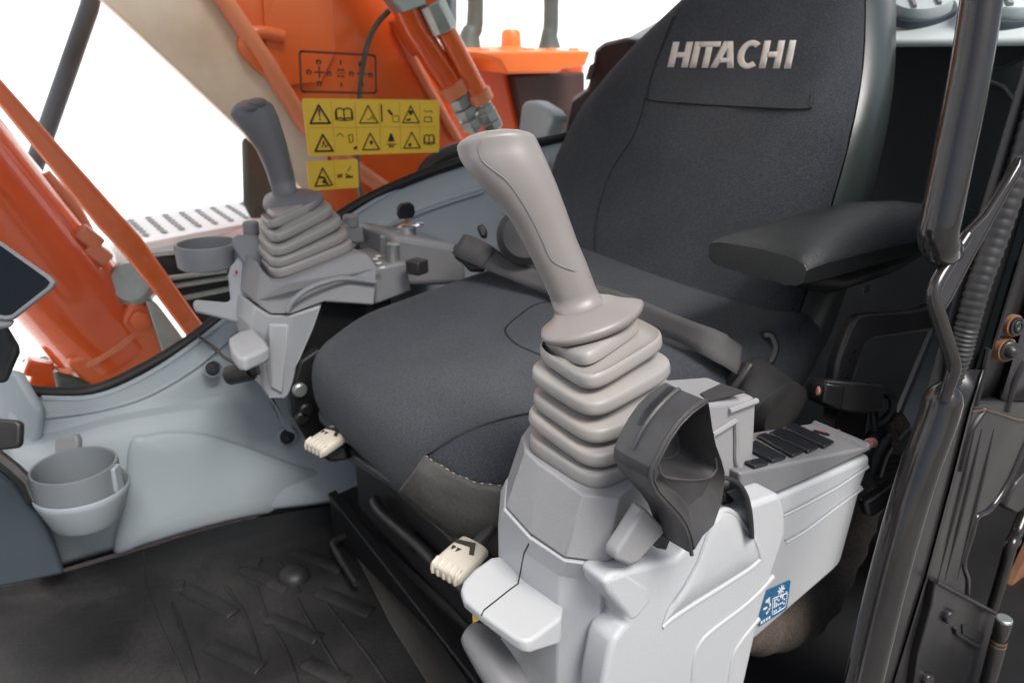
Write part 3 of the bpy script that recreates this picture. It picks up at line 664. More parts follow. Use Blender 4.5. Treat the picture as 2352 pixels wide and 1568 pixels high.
# lettering
def glyph(mb, pts, hole=None): mb.append((pts, hole))
def bar(a, b, w_):  # thick line in letter space
    return (a, b, w_)
LT = []
def quadL(p): LT.append(p)
Wd = .23
def vbar(x, w_=.245): quadL([(x, 0), (x+w_, 0), (x+w_, 1), (x, 1)])
def hbar(x0, x1, y0, y1): quadL([(x0, y0), (x1, y0), (x1, y1), (x0, y1)])
xc_ = 0
vbar(0); vbar(.51); hbar(.2, .55, .40, .60)                      # H
vbar(.83)                                                         # I
hbar(1.00, 1.82, .80, 1.0); quadL([(1.29, 0), (1.535, 0), (1.535, .80), (1.29, .80)])   # T
quadL([(1.62, 0), (1.87, 0), (2.19, 1), (1.93, 1)]); quadL([(2.26, 0), (2.51, 0), (2.27, 1), (2.02, 1)]); hbar(1.88, 2.32, .20, .38)   # A
CP = []
for k in range(17):
    t_ = math.radians(48+264*k/16); CP.append((t_, 3.02, .5))
for (t0, cx_, cy_), (t1, _, _) in zip(CP, CP[1:]):
    f1 = lambda t_, ro, ri: (cx_+math.cos(t_)*ro, cy_+math.sin(t_)*ri)
    quadL([f1(t0, .47, .53), f1(t1, .47, .53), f1(t1, .215, .325), f1(t0, .215, .325)])   # C
vbar(3.46); vbar(4.0); hbar(3.66, 4.05, .40, .60)                # H
vbar(4.42)                                                        # I
lm = MB()
def letter_pt(x_, y_):
    x_ = x_+.22*y_-.0; u = x_/4.66
    a = 1533+(1815-1533)*min(u, 1.2); b0 = 155.5+(158-155.5)*u; h_ = 58+(65-58)*u
    return a, b0-h_*y_
def sub_quad(q_, n=4):
    return [[tuple(q_[0][i]*(1-u)*(1-v)+q_[1][i]*u*(1-v)+q_[2][i]*u*v+q_[3][i]*(1-u)*v for i in (0, 1)) for u in [k/n for k in range(n+1)]] for v in [k/n for k in range(n+1)]]
for q_ in LT:
    gq = sub_quad(q_, 3)
    a_ = [[back_hit(*letter_pt(*p), off=.0010) for p in row] for row in gq]
    lm.grid(a_)
build('lettering', lm, M['letter'], bk, smooth=180, solid=-.0005)
for ln, nm in (([(1545, 40), (1500, 160), (1488, 215), (1494, 229), (1560, 236), (1680, 243), (1842, 250), (1862, 240), (1866, 215)], 'seam'), ([(1560, 20), (1500, 165), (1460, 300), (1405, 390), (1375, 480), (1368, 560), (1368, 660)], 'seam')):
    build(nm, MB().tube(cat([back_hit(a, b, .0002) for a, b in ln], 8), .0022 if len(ln) > 8 else .0017, 6), M['void'], bk)
# ---- seat belt: strap, buckle, retractor
bp = [pd(*p) for p in ((1052, 560, 1.30), (1100, 582, 1.28), (1180, 622, 1.25), (1300, 665, 1.21), (1420, 705, 1.17), (1540, 748, 1.11), (1640, 792, 1.06), (1700, 830, 1.03))]
bp = cat(bp, 6); rb = []
for i, p in enumerate(bp):
    h = ct.ray_cast(V((0, 0, 0)), p.normalized())[0]
    lim = (h.length if h else 9)
    for k in (-1, 1):
        h2 = ct.ray_cast(V((0, 0, 0)), (p+CU*.022*k).normalized())[0]
        if h2: lim = min(lim, h2.length)
    if lim < p.length+.012: bp[i] = p.normalized()*(lim-.012)

wv = (CU*.9+CF*.35).normalized()
for i, p in enumerate(bp):
    t_ = (bp[min(i+1, len(bp)-1)]-bp[max(i-1, 0)]).normalized(); wq = (wv-t_*wv.dot(t_)).normalized(); nn = t_.cross(wq)
    hw = .0185+.003*math.sin(i*.35)
    rb.append([p-wq*hw, p-wq*hw*.3, p+wq*hw*.4, p+wq*hw])
sb = build('seat_belt', MB().grid(rb), M['belt'], seat, smooth=60, solid=.0016)
rb2 = [[p+CF*-.003 for p in r] for r in rb[1:9]]
build('stitched_end', MB().grid([[r[0], r[3]] for r in rb2]), M['belt'], sb, solid=.002)
for i in range(5):
    r = rb2[2+i]; build('stitch_row', MB().tube([r[0].lerp(r[3], .12)-CF*.0015, r[0].lerp(r[3], .88)-CF*.0015], .0008, 5), M['canvas'], sb)
bu = thing('belt_buckle', 'black seat belt buckle with a red button at the far side of the seat', 'buckle', pd(1075, 590, 1.3))
bpoly = [(1040, 566), (1052, 556), (1072, 582), (1120, 604), (1110, 622), (1078, 622), (1062, 604), (1044, 592)]
build('body', MB().prism([pd(a, b, 1.30) for a, b in bpoly], CF*.03), M['blk'], bu, bevel=.004, seg=3)
build('red_button', MB().box(pd(1066, 591, 1.296), (.004, .004, .003)), M['red'], bu, bevel=.001)
build('tip', MB().prism([pd(a, b, 1.31) for a, b in ((1094, 520), (1108, 512), (1120, 530), (1118, 546), (1104, 545))], CF*.02), M['blk'], bu, bevel=.004)
re_ = thing('belt_retractor', 'black rounded seat belt retractor housing behind the near console', 'belt retractor', pd(1745, 960, .95))
build('housing', MB().tube([pd(1705, 870, .98), pd(1712, 875, .977), pd(1790, 945, .93), pd(1800, 952, .925)], [.030, .036, .040, .03], 28), M['blk'], re_)
build('face', MB().prism([pd(a, b, .93) for a, b in ((1678, 890), (1722, 828), (1738, 838), (1690, 905))], CF*.05), M['blk'], re_, bevel=.006, seg=3)
build('strap_guide', MB().tube(cat([pd(a, b, 1.0) for a, b in ((1752, 770), (1768, 772), (1778, 800), (1764, 830), (1752, 800))], 6), .007, 8), M['blk'], re_)
# ---- armrest
at = MB(); secs = []
for xx, hw, zn, cr_, zb, yc in ((.740, .0705, -.2150, .004, -.2430, .572), (.744, .0715, -.2135, .006, -.2435, .572), (.760, .073, -.2110, .012, -.2440, .572), (.79, .0735, -.209, .020, -.243, .571), (.86, .073, -.208, .030, -.240, .569), (.92, .072, -.208, .034, -.238, .567), (1.0, .071, -.208, .028, -.236, .564), (1.07, .067, -.209, .018, -.235, .561), (1.15, .062, -.212, .010, -.235, .56), (1.19, .052, -.217, .006, -.233, .56), (1.205, .035, -.222, .003, -.231, .56)):
    r = []
    for k in range(13):
        u = k/12; r.append(V((xx, yc-hw+.004+(2*hw-.008)*u, zn+cr_*math.sin(math.pi*min(1, u**.8))**.9-.002*(k in (0, 12)))))
    r += [V((xx, yc+hw, zn-.008)), V((xx, yc+hw-.002, zb+.006)), V((xx, yc+hw-.012, zb)), V((xx, yc, zb-.002)), V((xx, yc-hw+.012, zb)), V((xx, yc-hw+.002, zb+.006)), V((xx, yc-hw, zn-.008))]
    secs.append(r)
ar = build('armrest', at.loft(secs), M['arm'], seat, smooth=60, bevel=.010, seg=5); ar['label'] = 'black grained vinyl armrest with domed top'
ub = [(.79, .566, -.248), (.86, .566, -.256), (.98, .562, -.250), (1.1, .56, -.235)]
build('underside', MB().tube([V(p) for p in ub], [.022, .044, .042, .03], 16, flat=.6, up=(0, 0, 1)), M['blk'], ar)
c = V((.855, .497, -.262)); build('label_tab', MB().box(c, (.006, .002, .004)), M['blk'], ar)

# ---- seat base, suspension, side brackets and adjusters
ba = seat
build('plinth', MB().prism([pz(a, b, -.735) for a, b in ((753, 1140), (800, 1118), (1000, 1040), (1500, 1250), (1130, 1480), (1072, 1440))], (0, 0, -.082)), M['void'], ba, bevel=.008)
build('front_rail', MB().prism([pz(a, b, -.728) for a, b in ((753, 1139), (772, 1130), (1130, 1560), (1104, 1590))], (0, 0, .006)), M['void'], ba, bevel=.002)
build('slide_tube', MB().tube(cat([pz(a, b, -.62) for a, b in ((862, 1150), (880, 1180), (960, 1250), (1010, 1300), (1120, 1400))], 5), .009, 10), M['blk'], ba)
build('suspension', MB().box((.68, .85, -.62), (.26, .22, .09)), M['void'], ba, bevel=.03)
build('under_pan', MB().box((.66, .85, -.528), (.28, .235, .012)), M['blk'], ba, bevel=.01)
build('cushion_skirt', MB().prism([px(a, b, .375) for a, b in ((745, 960), (800, 1036), (925, 1122), (960, 1150), (1100, 1235), (1000, 1190), (905, 1130), (800, 1060))], (.03, 0, 0)), M['blk'], ba, bevel=.004)
build('spring_glint', MB().lathe(pz(950, 1245, -.63), (.3, -.8, .4), [(.014, 0), (.013, .006), (.006, .009)], 18), M['gloss'], ba)
# side bracket at the far side of the cushion
sbk = thing('side_bracket', 'tall black bracket with bolts between the far console and the cushion', 'bracket', (.45, 1.14, -.6))
build('plate', MB().prism([py(a, b, 1.145) for a, b in ((690, 830), (735, 800), (800, 990), (815, 1046), (760, 1062), (722, 1038), (672, 955), (668, 910))], (0, .02, 0)), M['void'], sbk, bevel=.004)
build('dark_plate', MB().prism([py(a, b, 1.18) for a, b in ((735, 715), (748, 690), (900, 680), (900, 760), (760, 850), (700, 850), (690, 830))], (0, .02, 0)), M['void'], sbk, bevel=.004)
for a, b, mm in ((687, 894, 'steel'), (692, 958, 'blk'), (701, 940, 'blk')): build('bolt', MB().lathe(py(a, b, 1.146), (0, -1, 0), [(.012, 0), (.012, .006), (.009, .009), (.004, .009)], 16), M[mm], sbk)
# adjusters
def adjuster(name, lab, cpx, d, sc, m):
    c = pd(*cpx, d)
    e1 = V((.95, .30, .05)); up = V((-.14, -.10, 1)).normalized(); e1 = (e1-up*e1.dot(up)).normalized(); e2 = up.cross(e1)
    rg = []
    for s_, w_, h_ in ((-1, .75, .6), (-.93, .95, .9), (-.75, 1, 1), (.4, .98, 1), (.95, .9, .9), (1.0, .8, .7)):
        rg.append(sup(c+e1*s_*.030*sc, e2*.024*sc*w_, up*.0105*sc*h_, 32, 3.2))
    t = build(name, MB().loft(rg), M['cream'], seat, smooth=60); t['label'] = lab
    for k in range(5):
        off = e2*(.018*sc-.009*sc*k)
        build('finger_rib', MB().tube([c+off-e1*.0293*sc-up*.005*sc, c+off-e1*.0295*sc+up*.001*sc, c+off-e1*.0265*sc+up*.0076*sc, c+off-e1*.017*sc+up*.0098*sc], .0026*sc, 10), M['cream'], t)
    s1 = MB(); fq = lambda u, v: c+e1*(u+.004)*sc+e2*v*sc+up*.0109*sc
    for pg in ([(-.004, .013), (.003, .016), (.003, .010)], [(-.004, .006), (.003, .008), (.003, .002)], [(.008, .018), (.013, .019), (.021, -.006), (.004, -.017), (.002, -.011), (.012, -.004)]):
        s1.prism([fq(*p) for p in pg], up*.0006)
    build('pictogram', s1, M['ink'], t)
    build('lever_arm', MB().tube([c+e1*.03*sc, c+e1*.09*sc+up*.005], .008*sc, 10), M['blk'], t)
adjuster('adjuster_lever', 'cream ribbed adjuster paddle in front of the near console base', (1056, 1286), .80, .84, None)
adjuster('adjuster_lever', 'blurred cream adjuster paddle hanging below the far cushion corner', (752, 1012), 1.09, .86, None)
build('lever_bracket', MB().prism([pd(a, b, 1.11) for a, b in ((735, 1035), (790, 1020), (800, 1055), (760, 1062))], CF*.03), M['void'], sbk, bevel=.004)
# ================================================================ CONTROL CONSOLES
def pgram(Cp, Lp, Rp, dC, dl, dr, sc=1.0, ex=5.0, n=56, lift=0):
    c, l, r = pd(*Cp, dC), pd(*Lp, dC+dl), pd(*Rp, dC+dr)
    m = (l+r)/2; e1, e2 = (r-c)/2, (l-c)/2
    return sup(m+V((0, 0, lift)), e1*sc, e2*sc, n, ex)
def bellows(spec, lip, dl, dr, vs=.68, th=.0112, win=(208, 12, 340, 10)):
    """spec from the bottom up: (C, L, R, depth); lip: the half-open top fold that merges with the one below on one side"""
    rg = []; N = 72
    fr = []
    for Cp, Lp, Rp, d in spec+[lip]:
        a = pgram(Cp, Lp, Rp, d, dl, dr, n=N); c = sum(a, V())/N
        up = (a[N//4]-c).cross(a[N//2]-c).normalized()
        fr.append((a, c, up if up.z > 0 else -up))
    for i, (a, c, up) in enumerate(fr[:-1]):
        def sc(q, h): return [c+(p-c)*q+up*h for p in a]
        if i == 0: rg += [sc(.93, -.004), sc(.985, -.002), sc(1.0, .002)]
        else: rg += [sc(vs, -.0040), sc(vs+.05, -.0022), sc(.94, -.0016), sc(.98, -.0004), sc(1.0, .0022)]
        rg += [sc(.998, th*.4), sc(.994, th*.72), sc(.980, th*.94), sc(.955, th*1.04)]
        if i < len(fr)-2: rg += [sc(vs+.10, th*1.10), sc(vs+.03, th*1.16), sc(vs, th*1.4)]
    a, c, up = fr[-2]; b, c2, up2 = fr[-1]
    top = [c+(p-c)*.955+up*th*1.04 for p in a]
    def wn(k):
        q = 2*math.pi*k/N; ca = math.cos(q); cb = math.sin(q); ca = math.copysign(abs(ca)**.4, ca); cb = math.copysign(abs(cb)**.4, cb)
        if ca < -.93: w_ = max(0, min((.10-cb)/.25, 1))
        elif cb < -.5: w_ = 1
        else: w_ = max(0, min((-cb+.15)/.5, 1)) if ca > 0 else 0
        return w_*w_*(3-2*w_)
    for t, m in ((.10, .07), (.18, .20), (.42, .27), (.72, .27), (.90, .16)):
        r = []
        for k in range(N):
            p = top[k].lerp(b[k], t); cc = c.lerp(c2, t); r.append(p+(cc-p)*m*wn(k)-up*(.002*wn(k) if t < .3 else 0))
        rg.append(r)
    sb_ = lambda q, h: [c2+(p-c2)*q+up2*h for p in b]
    rg += [sb_(.985, -.0008), sb_(1.0, .0016), sb_(.995, th*.5), sb_(.98, th*.78), sb_(.94, th*.92), sb_(.82, th*.98), sb_(.6, th)]
    return MB().loft(rg)
def grip(st, th, flange, capc, n=44, ex=2.35):
    rg = []; cs = []
    P = [((pd(*l, d)+pd(*r, d))/2, (pd(*r, d)-pd(*l, d))/2) for l, r, d in st]
    for i, (c, e1) in enumerate(P):
        ax = (P[min(i+1, len(P)-1)][0]-P[max(i-1, 0)][0]).normalized()
        e2 = ax.cross(e1).normalized()*th[i]
        if e2.dot(CF) < 0: e2 = -e2
        rg.append(sup(c, e1, e2, n, ex))
    # flange below, listed top first
    Cp, Lp, Rp, dC, dl, dr = flange
    c, l, r = pd(*Cp, dC), pd(*Lp, dC+dl), pd(*Rp, dC+dr); m = (l+r)/2; e1 = (r-l)/2; e2 = m-c
    up = e1.cross(e2).normalized()
    if up.z < 0: up = -up
    def fl(s, h):
        o = []
        for k in range(n):
            q = 2*math.pi*k/n; a, b = math.cos(q), math.sin(q); a = math.copysign(abs(a)**(2/2.15), a); b = math.copysign(abs(b)**(2/2.15), b)
            o.append(m+up*h+e1*s*a+e2*s*b*(.45 if b > 0 else 1))
        return o
    r0 = rg[0]
    mix = lambda a, b, t: [p.lerp(q, t) for p, q in zip(a, b)]
    h = (e1.length)*.115
    pre = [fl(.70, -h*1.7), fl(.84, -h*1.6), fl(.94, -h*1.25), fl(.985, -h*.8), fl(1.0, -h*.3), fl(.985, h*.15), fl(.93, h*.45), fl(.84, h*.8), mix(fl(.74, h*1.2), r0, .22), mix(fl(.68, h*2.0), r0, .52), mix(fl(.66, h*3.0), r0, .84)]
    rg = pre+rg
    c = pd(*capc[:2], capc[2]); last = rg[-1]
    for t in (.25, .5, .75, .93):
        k = math.sqrt(max(0, 1-t*t)); lc = sum(last, V())/len(last)
        rg.append([lc.lerp(c, t)+(p-lc)*k for p in last])
    return MB().loft(rg)

# ------------------------------------------------ near console
nc = thing('control_console', 'near pale grey control console in sharp focus with its tall joystick', 'control console', (.42, .45, ZF))
nb_spec = [((1367, 1136), (1193, 1016), (1562, 1040), .620), ((1366, 1091), (1189, 960), (1588, 985), .617), ((1366, 1034), (1201, 920), (1590, 926), .614), ((1362, 971), (1200, 867), (1564, 856), .611), ((1356, 908), (1222, 817), (1543, 792), .612)]
nb = bellows(nb_spec, ((1348, 846), (1233, 800), (1484, 752), .626), .076, .062, vs=.60)
nbo = build('bellows', nb, M['rub'], nc, smooth=60)
st = [((1273, 716), (1381, 684), .682), ((1262, 681), (1366, 654), .677), ((1238, 629), (1347, 603), .670), ((1206, 566), (1323, 546), .663), ((1171, 503), (1301, 484), .656), ((1123, 447), (1279, 424), .650), ((1079, 402), (1259, 378), .646), ((1056, 366), (1243, 342), .643), ((1050, 345), (1232, 320), .642)]
ng = grip(st, [.021, .0205, .021, .0215, .023, .0255, .027, .026, .024], ((1348, 772), (1243, 757), (1478, 694), .640, .040, .040), (1130, 300, .634))
ngo = build('joystick_grip', ng, M['grip'], nc, smooth=180)
sk = drape([ng], [(1154, 292), (1121, 304), (1102, 328), (1100, 352), (1112, 374), (1140, 396), (1165, 417), (1195, 458), (1222, 504), (1247, 556), (1261, 588), (1278, 606), (1316, 622), (1355, 637)], -.0002)
build('grip_seam', MB().tube(cat(sk, 6), .0008, 6), M['gripdk'], ngo)
# upper shroud
zt, zb = -.327, -.378
top = L([(1199, 1000), (1206, 1036), (1236, 1064), (1339, 1137), (1424, 1145), (1458, 1110), (1560, 1035), (1440, 950), (1250, 930)], pz, zt)
bot = L([(1166, 1098), (1162, 1164), (1219, 1227), (1297, 1280), (1392, 1292), (1418, 1278), (1560, 1150), (1420, 1020), (1240, 1000)], pz, zb)
shr = MB().loft([top, bot])
build('upper_shroud', shr, M['mid'], nc, smooth=8, bevel=.0014, seg=2)
# lower housing
def cen2(r): c = sum(r, V())/len(r); return c
r0 = [p+(p-cen2(bot)).normalized()*.002-V((0, 0, .002)) for p in bot]
r1 = L([(1150, 1128), (1144, 1211), (1201, 1266), (1284, 1322), (1379, 1339), (1416, 1312), (1565, 1190), (1420, 1040), (1240, 1020)], pz, -.405)
def down(r, z, s):
    c = cen2(r); return [V((c.x+(p.x-c.x)*s, c.y+(p.y-c.y)*s, z)) for p in r]
hs = MB().loft([r0, r1, down(r1, -.47, .99), down(r1, -.60, .95), down(r1, -.80, .90)])
build('lower_housing', hs, M['light'], nc, smooth=8, bevel=.0016, seg=2)
lt = [(1128, 1278), (1088, 1306), (1064, 1332), (1058, 1352), (1066, 1376), (1106, 1409), (1180, 1462), (1200, 1471), (1218, 1470), (1236, 1458), (1290, 1418), (1300, 1350), (1190, 1270)]
ltz = [.020, .014, .011, .010, .010, .010, .011, .012, .013, .016, .027, .03, .03]
tp = L(lt, pz, -.435); bt = [p-V((0, 0, h)) for p, h in zip(tp, ltz)]
ld = MB().loft([tp, bt])
build('hand_ledge', ld, M['light'], nc, smooth=30, bevel=.0042, seg=4)
sk = drape([hs, ld], [(1221, 1230), (1214, 1250), (1204, 1268), (1196, 1310), (1190, 1340), (1170, 1354), (1140, 1378), (1112, 1400), (1106, 1412)], .0002)
build('split_line', MB().tube(sk, .0007, 6), M['void'], nc)
# round-edged dark grey bar in the near bottom corner
fb = [pd(a, b, dd) for a, b, dd in ((1078, 1452, .70), (1098, 1464, .695), (1135, 1520, .68), (1200, 1620, .66))]
tag(build('lock_bar', MB().tube(fb, [.012, .0165, .018, .018], 20, flat=.75), M['gripdk'], loc=fb[-1], smooth=60), 'rounded mid grey bar at the bottom edge below the hand ledge', 'bar')
yl = tag(build('caution_tag', MB().prism([pd(a, b, .76) for a, b in ((1084, 1394), (1102, 1410), (1100, 1424), (1086, 1432))], CF*.002), M['yel'], loc=pd(1090, 1410, .76)), 'tiny yellow caution tag peeking out under the hand ledge', 'label')
# door-side front panel with its sweeping relief
YP = .372
fpx = [(1386, 1336), (1414, 1316), (1500, 1296), (1560, 1280), (1615, 1215), (1655, 1172), (1690, 1176), (1727, 1158), (1793, 1134), (1805, 1180), (1806, 1222), (1797, 1252), (1775, 1318), (1750, 1402), (1734, 1470), (1700, 1620), (1380, 1620), (1386, 1568), (1401, 1494), (1410, 1468), (1440, 1434), (1434, 1410), (1394, 1364)]
fpan = MB().prism(L(fpx, py, YP), (0, .03, 0))
build('door_side_panel', fpan, M['light'], nc, smooth=30, bevel=.0048, seg=4)
wv_ = [(1519, 1438), (1545, 1412), (1600, 1374), (1660, 1338), (1720, 1300), (1746, 1280), (1732, 1240), (1704, 1200), (1682, 1176), (1662, 1168), (1645, 1182), (1622, 1228), (1600, 1290), (1570, 1345), (1535, 1395)]
wav = MB().loft([L(wv_, py, YP+.004), L(wv_, py, YP-.0006), [py(a*.94+1650*.06, b*.94+1280*.06, YP-.0014) for a, b in wv_], [py(a*.82+1650*.18, b*.82+1280*.18, YP-.0034) for a, b in wv_], [py(a*.5+1650*.5, b*.5+1280*.5, YP-.0046) for a, b in wv_]])
build('wave_relief', wav, M['light'], nc, smooth=70, bevel=.002, seg=3)
for ln in ([(1519, 1438), (1545, 1416), (1600, 1380), (1660, 1343), (1720, 1304), (1746, 1281)], [(1600, 1290), (1625, 1228), (1646, 1184), (1664, 1171), (1686, 1180), (1706, 1203), (1734, 1244), (1746, 1281)], [(1775, 1322), (1740, 1360), (1700, 1395), (1640, 1440), (1609, 1470), (1592, 1510), (1586, 1600)], [(1742, 1418), (1700, 1470), (1680, 1510), (1668, 1600)]):
    build('relief_line', MB().tube(cat(L(ln, py, YP+.0014), 8), .0030, 10), M['light'], nc)
ntc = L([(1394, 1330), (1440, 1312), (1490, 1345), (1500, 1380), (1462, 1424), (1444, 1430), (1434, 1408), (1400, 1366)], py, YP-.0005)
build('notch_lip', MB().prism(ntc, (0, .02, 0)), M['light'], nc, smooth=40, bevel=.0045, seg=4)
gw = L([(1482, 1166), (1524, 1208), (1530, 1222), (1500, 1256), (1466, 1294), (1446, 1300), (1414, 1286), (1416, 1268)], py, .366)
build('guide_bar', MB().prism(gw, (0, .014, 0)), M['mid'], nc, smooth=40, bevel=.003, seg=3)
build('slot', MB().prism(L([(1523, 1222), (1540, 1236), (1530, 1262), (1508, 1258), (1504, 1250)], py, YP-.004), (0, .01, 0)), M['void'], nc)
# black pull handle
hc = cv(1332.8, 823.2, .325); YH = .338
hA = hc([(890, 292), (780, 370), (690, 460), (620, 560), (560, 670), (510, 780), (503, 860), (540, 940), (610, 1020), (690, 1110), (742, 1190), (775, 1290), (790, 1388), (850, 1280), (930, 1200), (985, 1040), (1008, 900), (1010, 800), (985, 710), (942, 600), (917, 480), (902, 370)])
hH = hc([(872, 338), (788, 400), (708, 484), (644, 582), (588, 690), (552, 745), (566, 805), (598, 832), (640, 842), (690, 850), (728, 853), (768, 856), (810, 855), (850, 852), (890, 844), (922, 830), (948, 802), (962, 765), (952, 690), (928, 600), (905, 480), (890, 385)])
A_ = L(hA, py, YH); H_ = L(hH, py, YH+.003)
Bk = [p+V((0, .040, 0)) for p in A_]
mid1 = [p.lerp(q, .10)+V((0, -.0028, 0)) for p, q in zip(A_, H_)]
mid2 = [p.lerp(q, .75)+V((0, -.0002, 0)) for p, q in zip(A_, H_)]
for i in range(7, 17): mid2[i] = A_[i].lerp(H_[i], .6)+V((0, .006, 0))
outr = [p+V((0, .003, 0)) for p in A_]
hcn = sum(H_, V())/len(H_)
inw = [hcn+(p-hcn)*.95+V((0, .018, 0)) for p in H_]; inf = [hcn+(p-hcn)*.86+V((0, .034, 0)) for p in H_]
hnd = MB().loft([Bk, [p.lerp(q, .5)+V((-.0025, 0, .001)) for p, q in zip(Bk, outr)], outr, mid1, mid2, H_, inw, inf])
ph = build('pull_handle', hnd, M['blkh'], nc, smooth=42, bevel=.0012); ph['label'] = 'black scooped pull handle'
build('rim', MB().tube(cat([p+V((0, .0004, 0)) for p in A_[:13]], 5), .0016, 8), M['blkh'], ph)
build('cavity_rim', MB().tube(cat([H_[i]+V((0, -.0002, 0)) for i in (5, 6, 7, 8, 9, 10, 11, 12, 13, 14, 15, 16, 17, 18)], 4), .0011, 8), M['blkh'], ph)
gr_ = [py(a, b, YH+.032) for a, b in hc([(660, 215), (560, 310), (480, 420), (430, 520)])]
gr_ = drape([hnd], hc([(640, 205), (560, 285), (480, 375), (420, 470)]), .0004)
if len(gr_) > 2: build('label_strip', MB().tube(cat(gr_, 4), .0032, 6, flat=.3), M['keyb'], ph)
gr_ = drape([hnd], hc([(700, 215), (640, 262), (560, 340), (480, 440), (420, 540), (370, 640)]), .0003)
if len(gr_) > 2: build('ridge', MB().tube(cat(gr_, 4), .0018, 6), M['blkh'], ph)
# guard strap arch right of the handle
asx = [(1650, 1102), (1672, 1104), (1692, 1114), (1708, 1138), (1716, 1168), (1720, 1200), (1722, 1236)]
ag = [[py(a, b, .362), py(a, b, .385), py(a-1, b-1, .405)] for a, b in [(p.x, p.y) for p in cat([(a, b, 0) for a, b in asx], 4)]]
build('guard_arch', MB().grid(ag), M['blk'], nc, smooth=60, solid=.004)
build('inner_arch', MB().tube(cat(L([(1655, 1140), (1668, 1150), (1680, 1180), (1684, 1210)], py, .39), 4), .006, 8), M['blk'], nc)
build('arch_label', MB().prism([py(a, b, .368) for a, b in ((1660, 1092), (1672, 1096), (1674, 1104), (1660, 1103))], (0, .004, 0)), M['swhite'], nc)
# mid grey rear box with black pad
nf = L([(1600, 926), (1741, 912), (1736, 1010), (1730, 1100), (1719, 1196), (1600, 1220)], py, .412)
rbx = MB().prism(nf, (0, .062, 0))
build('rear_box', rbx, M['mid'], nc, smooth=30, bevel=.006, seg=4)
zp = nf[0].z
dpd = [p+V((0, 0, .0006)) for p in L([(1608, 907), (1656, 884), (1712, 903), (1628, 924)], pz, (nf[0].z+nf[1].z)/2+.0035)]
build('black_pad', MB().prism(dpd, (0, 0, .0012)), M['blk'], nc)
for ln in ([(1674, 944), (1690, 938), (1738, 920)], [(1636, 998), (1660, 984), (1688, 966)], [(1690, 966), (1691, 1010), (1692, 1062), (1708, 1084), (1718, 1120), (1720, 1190)], [(1628, 1030), (1636, 998)]):
    build('box_rib', MB().tube(cat(L(ln, py, .411), 5), .003, 8), M['mid'], nc)
# long switch housing
YS = .402
sh_ = L([(1640, 1200), (1727, 1158), (1793, 1134), (1900, 1089), (2001, 1045), (1999, 1062), (1981, 1112), (1958, 1200), (1936, 1280), (1930, 1296), (1912, 1314), (1820, 1394), (1733, 1470), (1640, 1490)], py, YS)
hsg = MB().prism(sh_, (0, .072, 0))
build('switch_housing', hsg, M['light'], nc, smooth=30, bevel=.006, seg=4)
for ln in ([(1797, 1178), (1850, 1152), (1920, 1114), (1992, 1066)], [(1802, 1240), (1850, 1212), (1915, 1163), (1978, 1116)]):
    build('groove', MB().tube(L(ln, py, YS-.0002), .0012, 6), M['mid'], nc)
    build('groove_lip', MB().tube(L([(a, b+5) for a, b in ln], py, YS+.0016), .0026, 8), M['light'], nc)
sp = L([(1700, 1086), (1733, 1079), (1995, 1027), (2002, 1016), (2002, 1034), (1900, 1082), (1793, 1130), (1727, 1155), (1700, 1165)], py, YS-.0025)
spm = MB().prism(sp, (0, .072, 0))
build('switch_panel', spm, M['midk'], nc, smooth=30, bevel=.003, seg=3)
k5 = cv(1724.8, 940.8, .4)
P0, P1 = sp[1], sp[2]; pn = (P1-P0).cross(V((0, 1, 0))).normalized()
if pn.z < 0: pn = -pn
def onpan(a, b, h=0): r = ray(a, b); return r*((P0+pn*h).dot(pn)/r.dot(pn))
for i, kp in enumerate(([(188, 116), (246, 90), (476, 196), (420, 226)], [(98, 146), (165, 114), (388, 226), (326, 252)], [(30, 160), (76, 146), (300, 250), (236, 278)], [(-30, 230), (22, 186), (202, 284), (122, 308)], [(-40, 310), (50, 290), (102, 318), (20, 340)])):
    pp = [onpan(a, b, .001) for a, b in k5(kp)]
    build('switch_key', MB().prism(pp, pn*.0035), M['keyb'], nc, bevel=.0012)
for i, (a, b) in enumerate(k5([(385, 128), (425, 140)])):
    build('panel_mark', MB().lathe(onpan(a, b, .0004), pn, [(.005, 0), (.005, .001), (.003, .0014)], 14), M['keyb'], nc)
for i, (a, b) in enumerate(k5([(390, 122), (422, 130), (505, 118)])):
    build('red_dot', MB().lathe(onpan(a, b, .0012), pn, [(.0016, 0), (.0016, .001)], 8), M['red'], nc)
build('side_button', MB().tube([py(1994, 1018, .43), py(2006, 1016, .43)], .006, 12), M['pink'], nc, bevel=.001)
# blue information sticker on the housing
sq = [py(a, b, YS-.0006) for a, b in ((1740, 1364), (1815, 1330), (1806, 1396), (1741, 1438))]
fn, n = bil(sq); ist = thing('info_sticker', 'small blue sticker with white symbols on the pale switch housing', 'sticker', sq[3])
build('sheet', MB().loft([rrect(fn, 0, 0, 1, 1, .05, .07, 0), rrect(fn, 0, 0, 1, 1, .05, .07, .0008)]), M['sblue'], ist)
O = .0010
mb = MB()
for a_ in range(4):
    t_ = a_*math.pi/4; mb.strip([fn(.70+.10*math.cos(t_), .18+.14*math.sin(t_), O), fn(.70-.10*math.cos(t_), .18-.14*math.sin(t_), O)], .0012, n)
mb.strip(rrect(fn, .44, .34, .92, .88, .05, .06, O)+[fn(.92, .40, O)], .0009, n)
rs = random.Random(3)
for iu in range(6):
    for iv in range(6):
        if rs.random() < .62: mb.prism([fn(.49+iu*.066, .40+iv*.075, O), fn(.535+iu*.066, .40+iv*.075, O), fn(.535+iu*.066, .45+iv*.075, O), fn(.49+iu*.066, .45+iv*.075, O)], n*.0004)
build('white_symbol', mb, M['swhite'], ist)
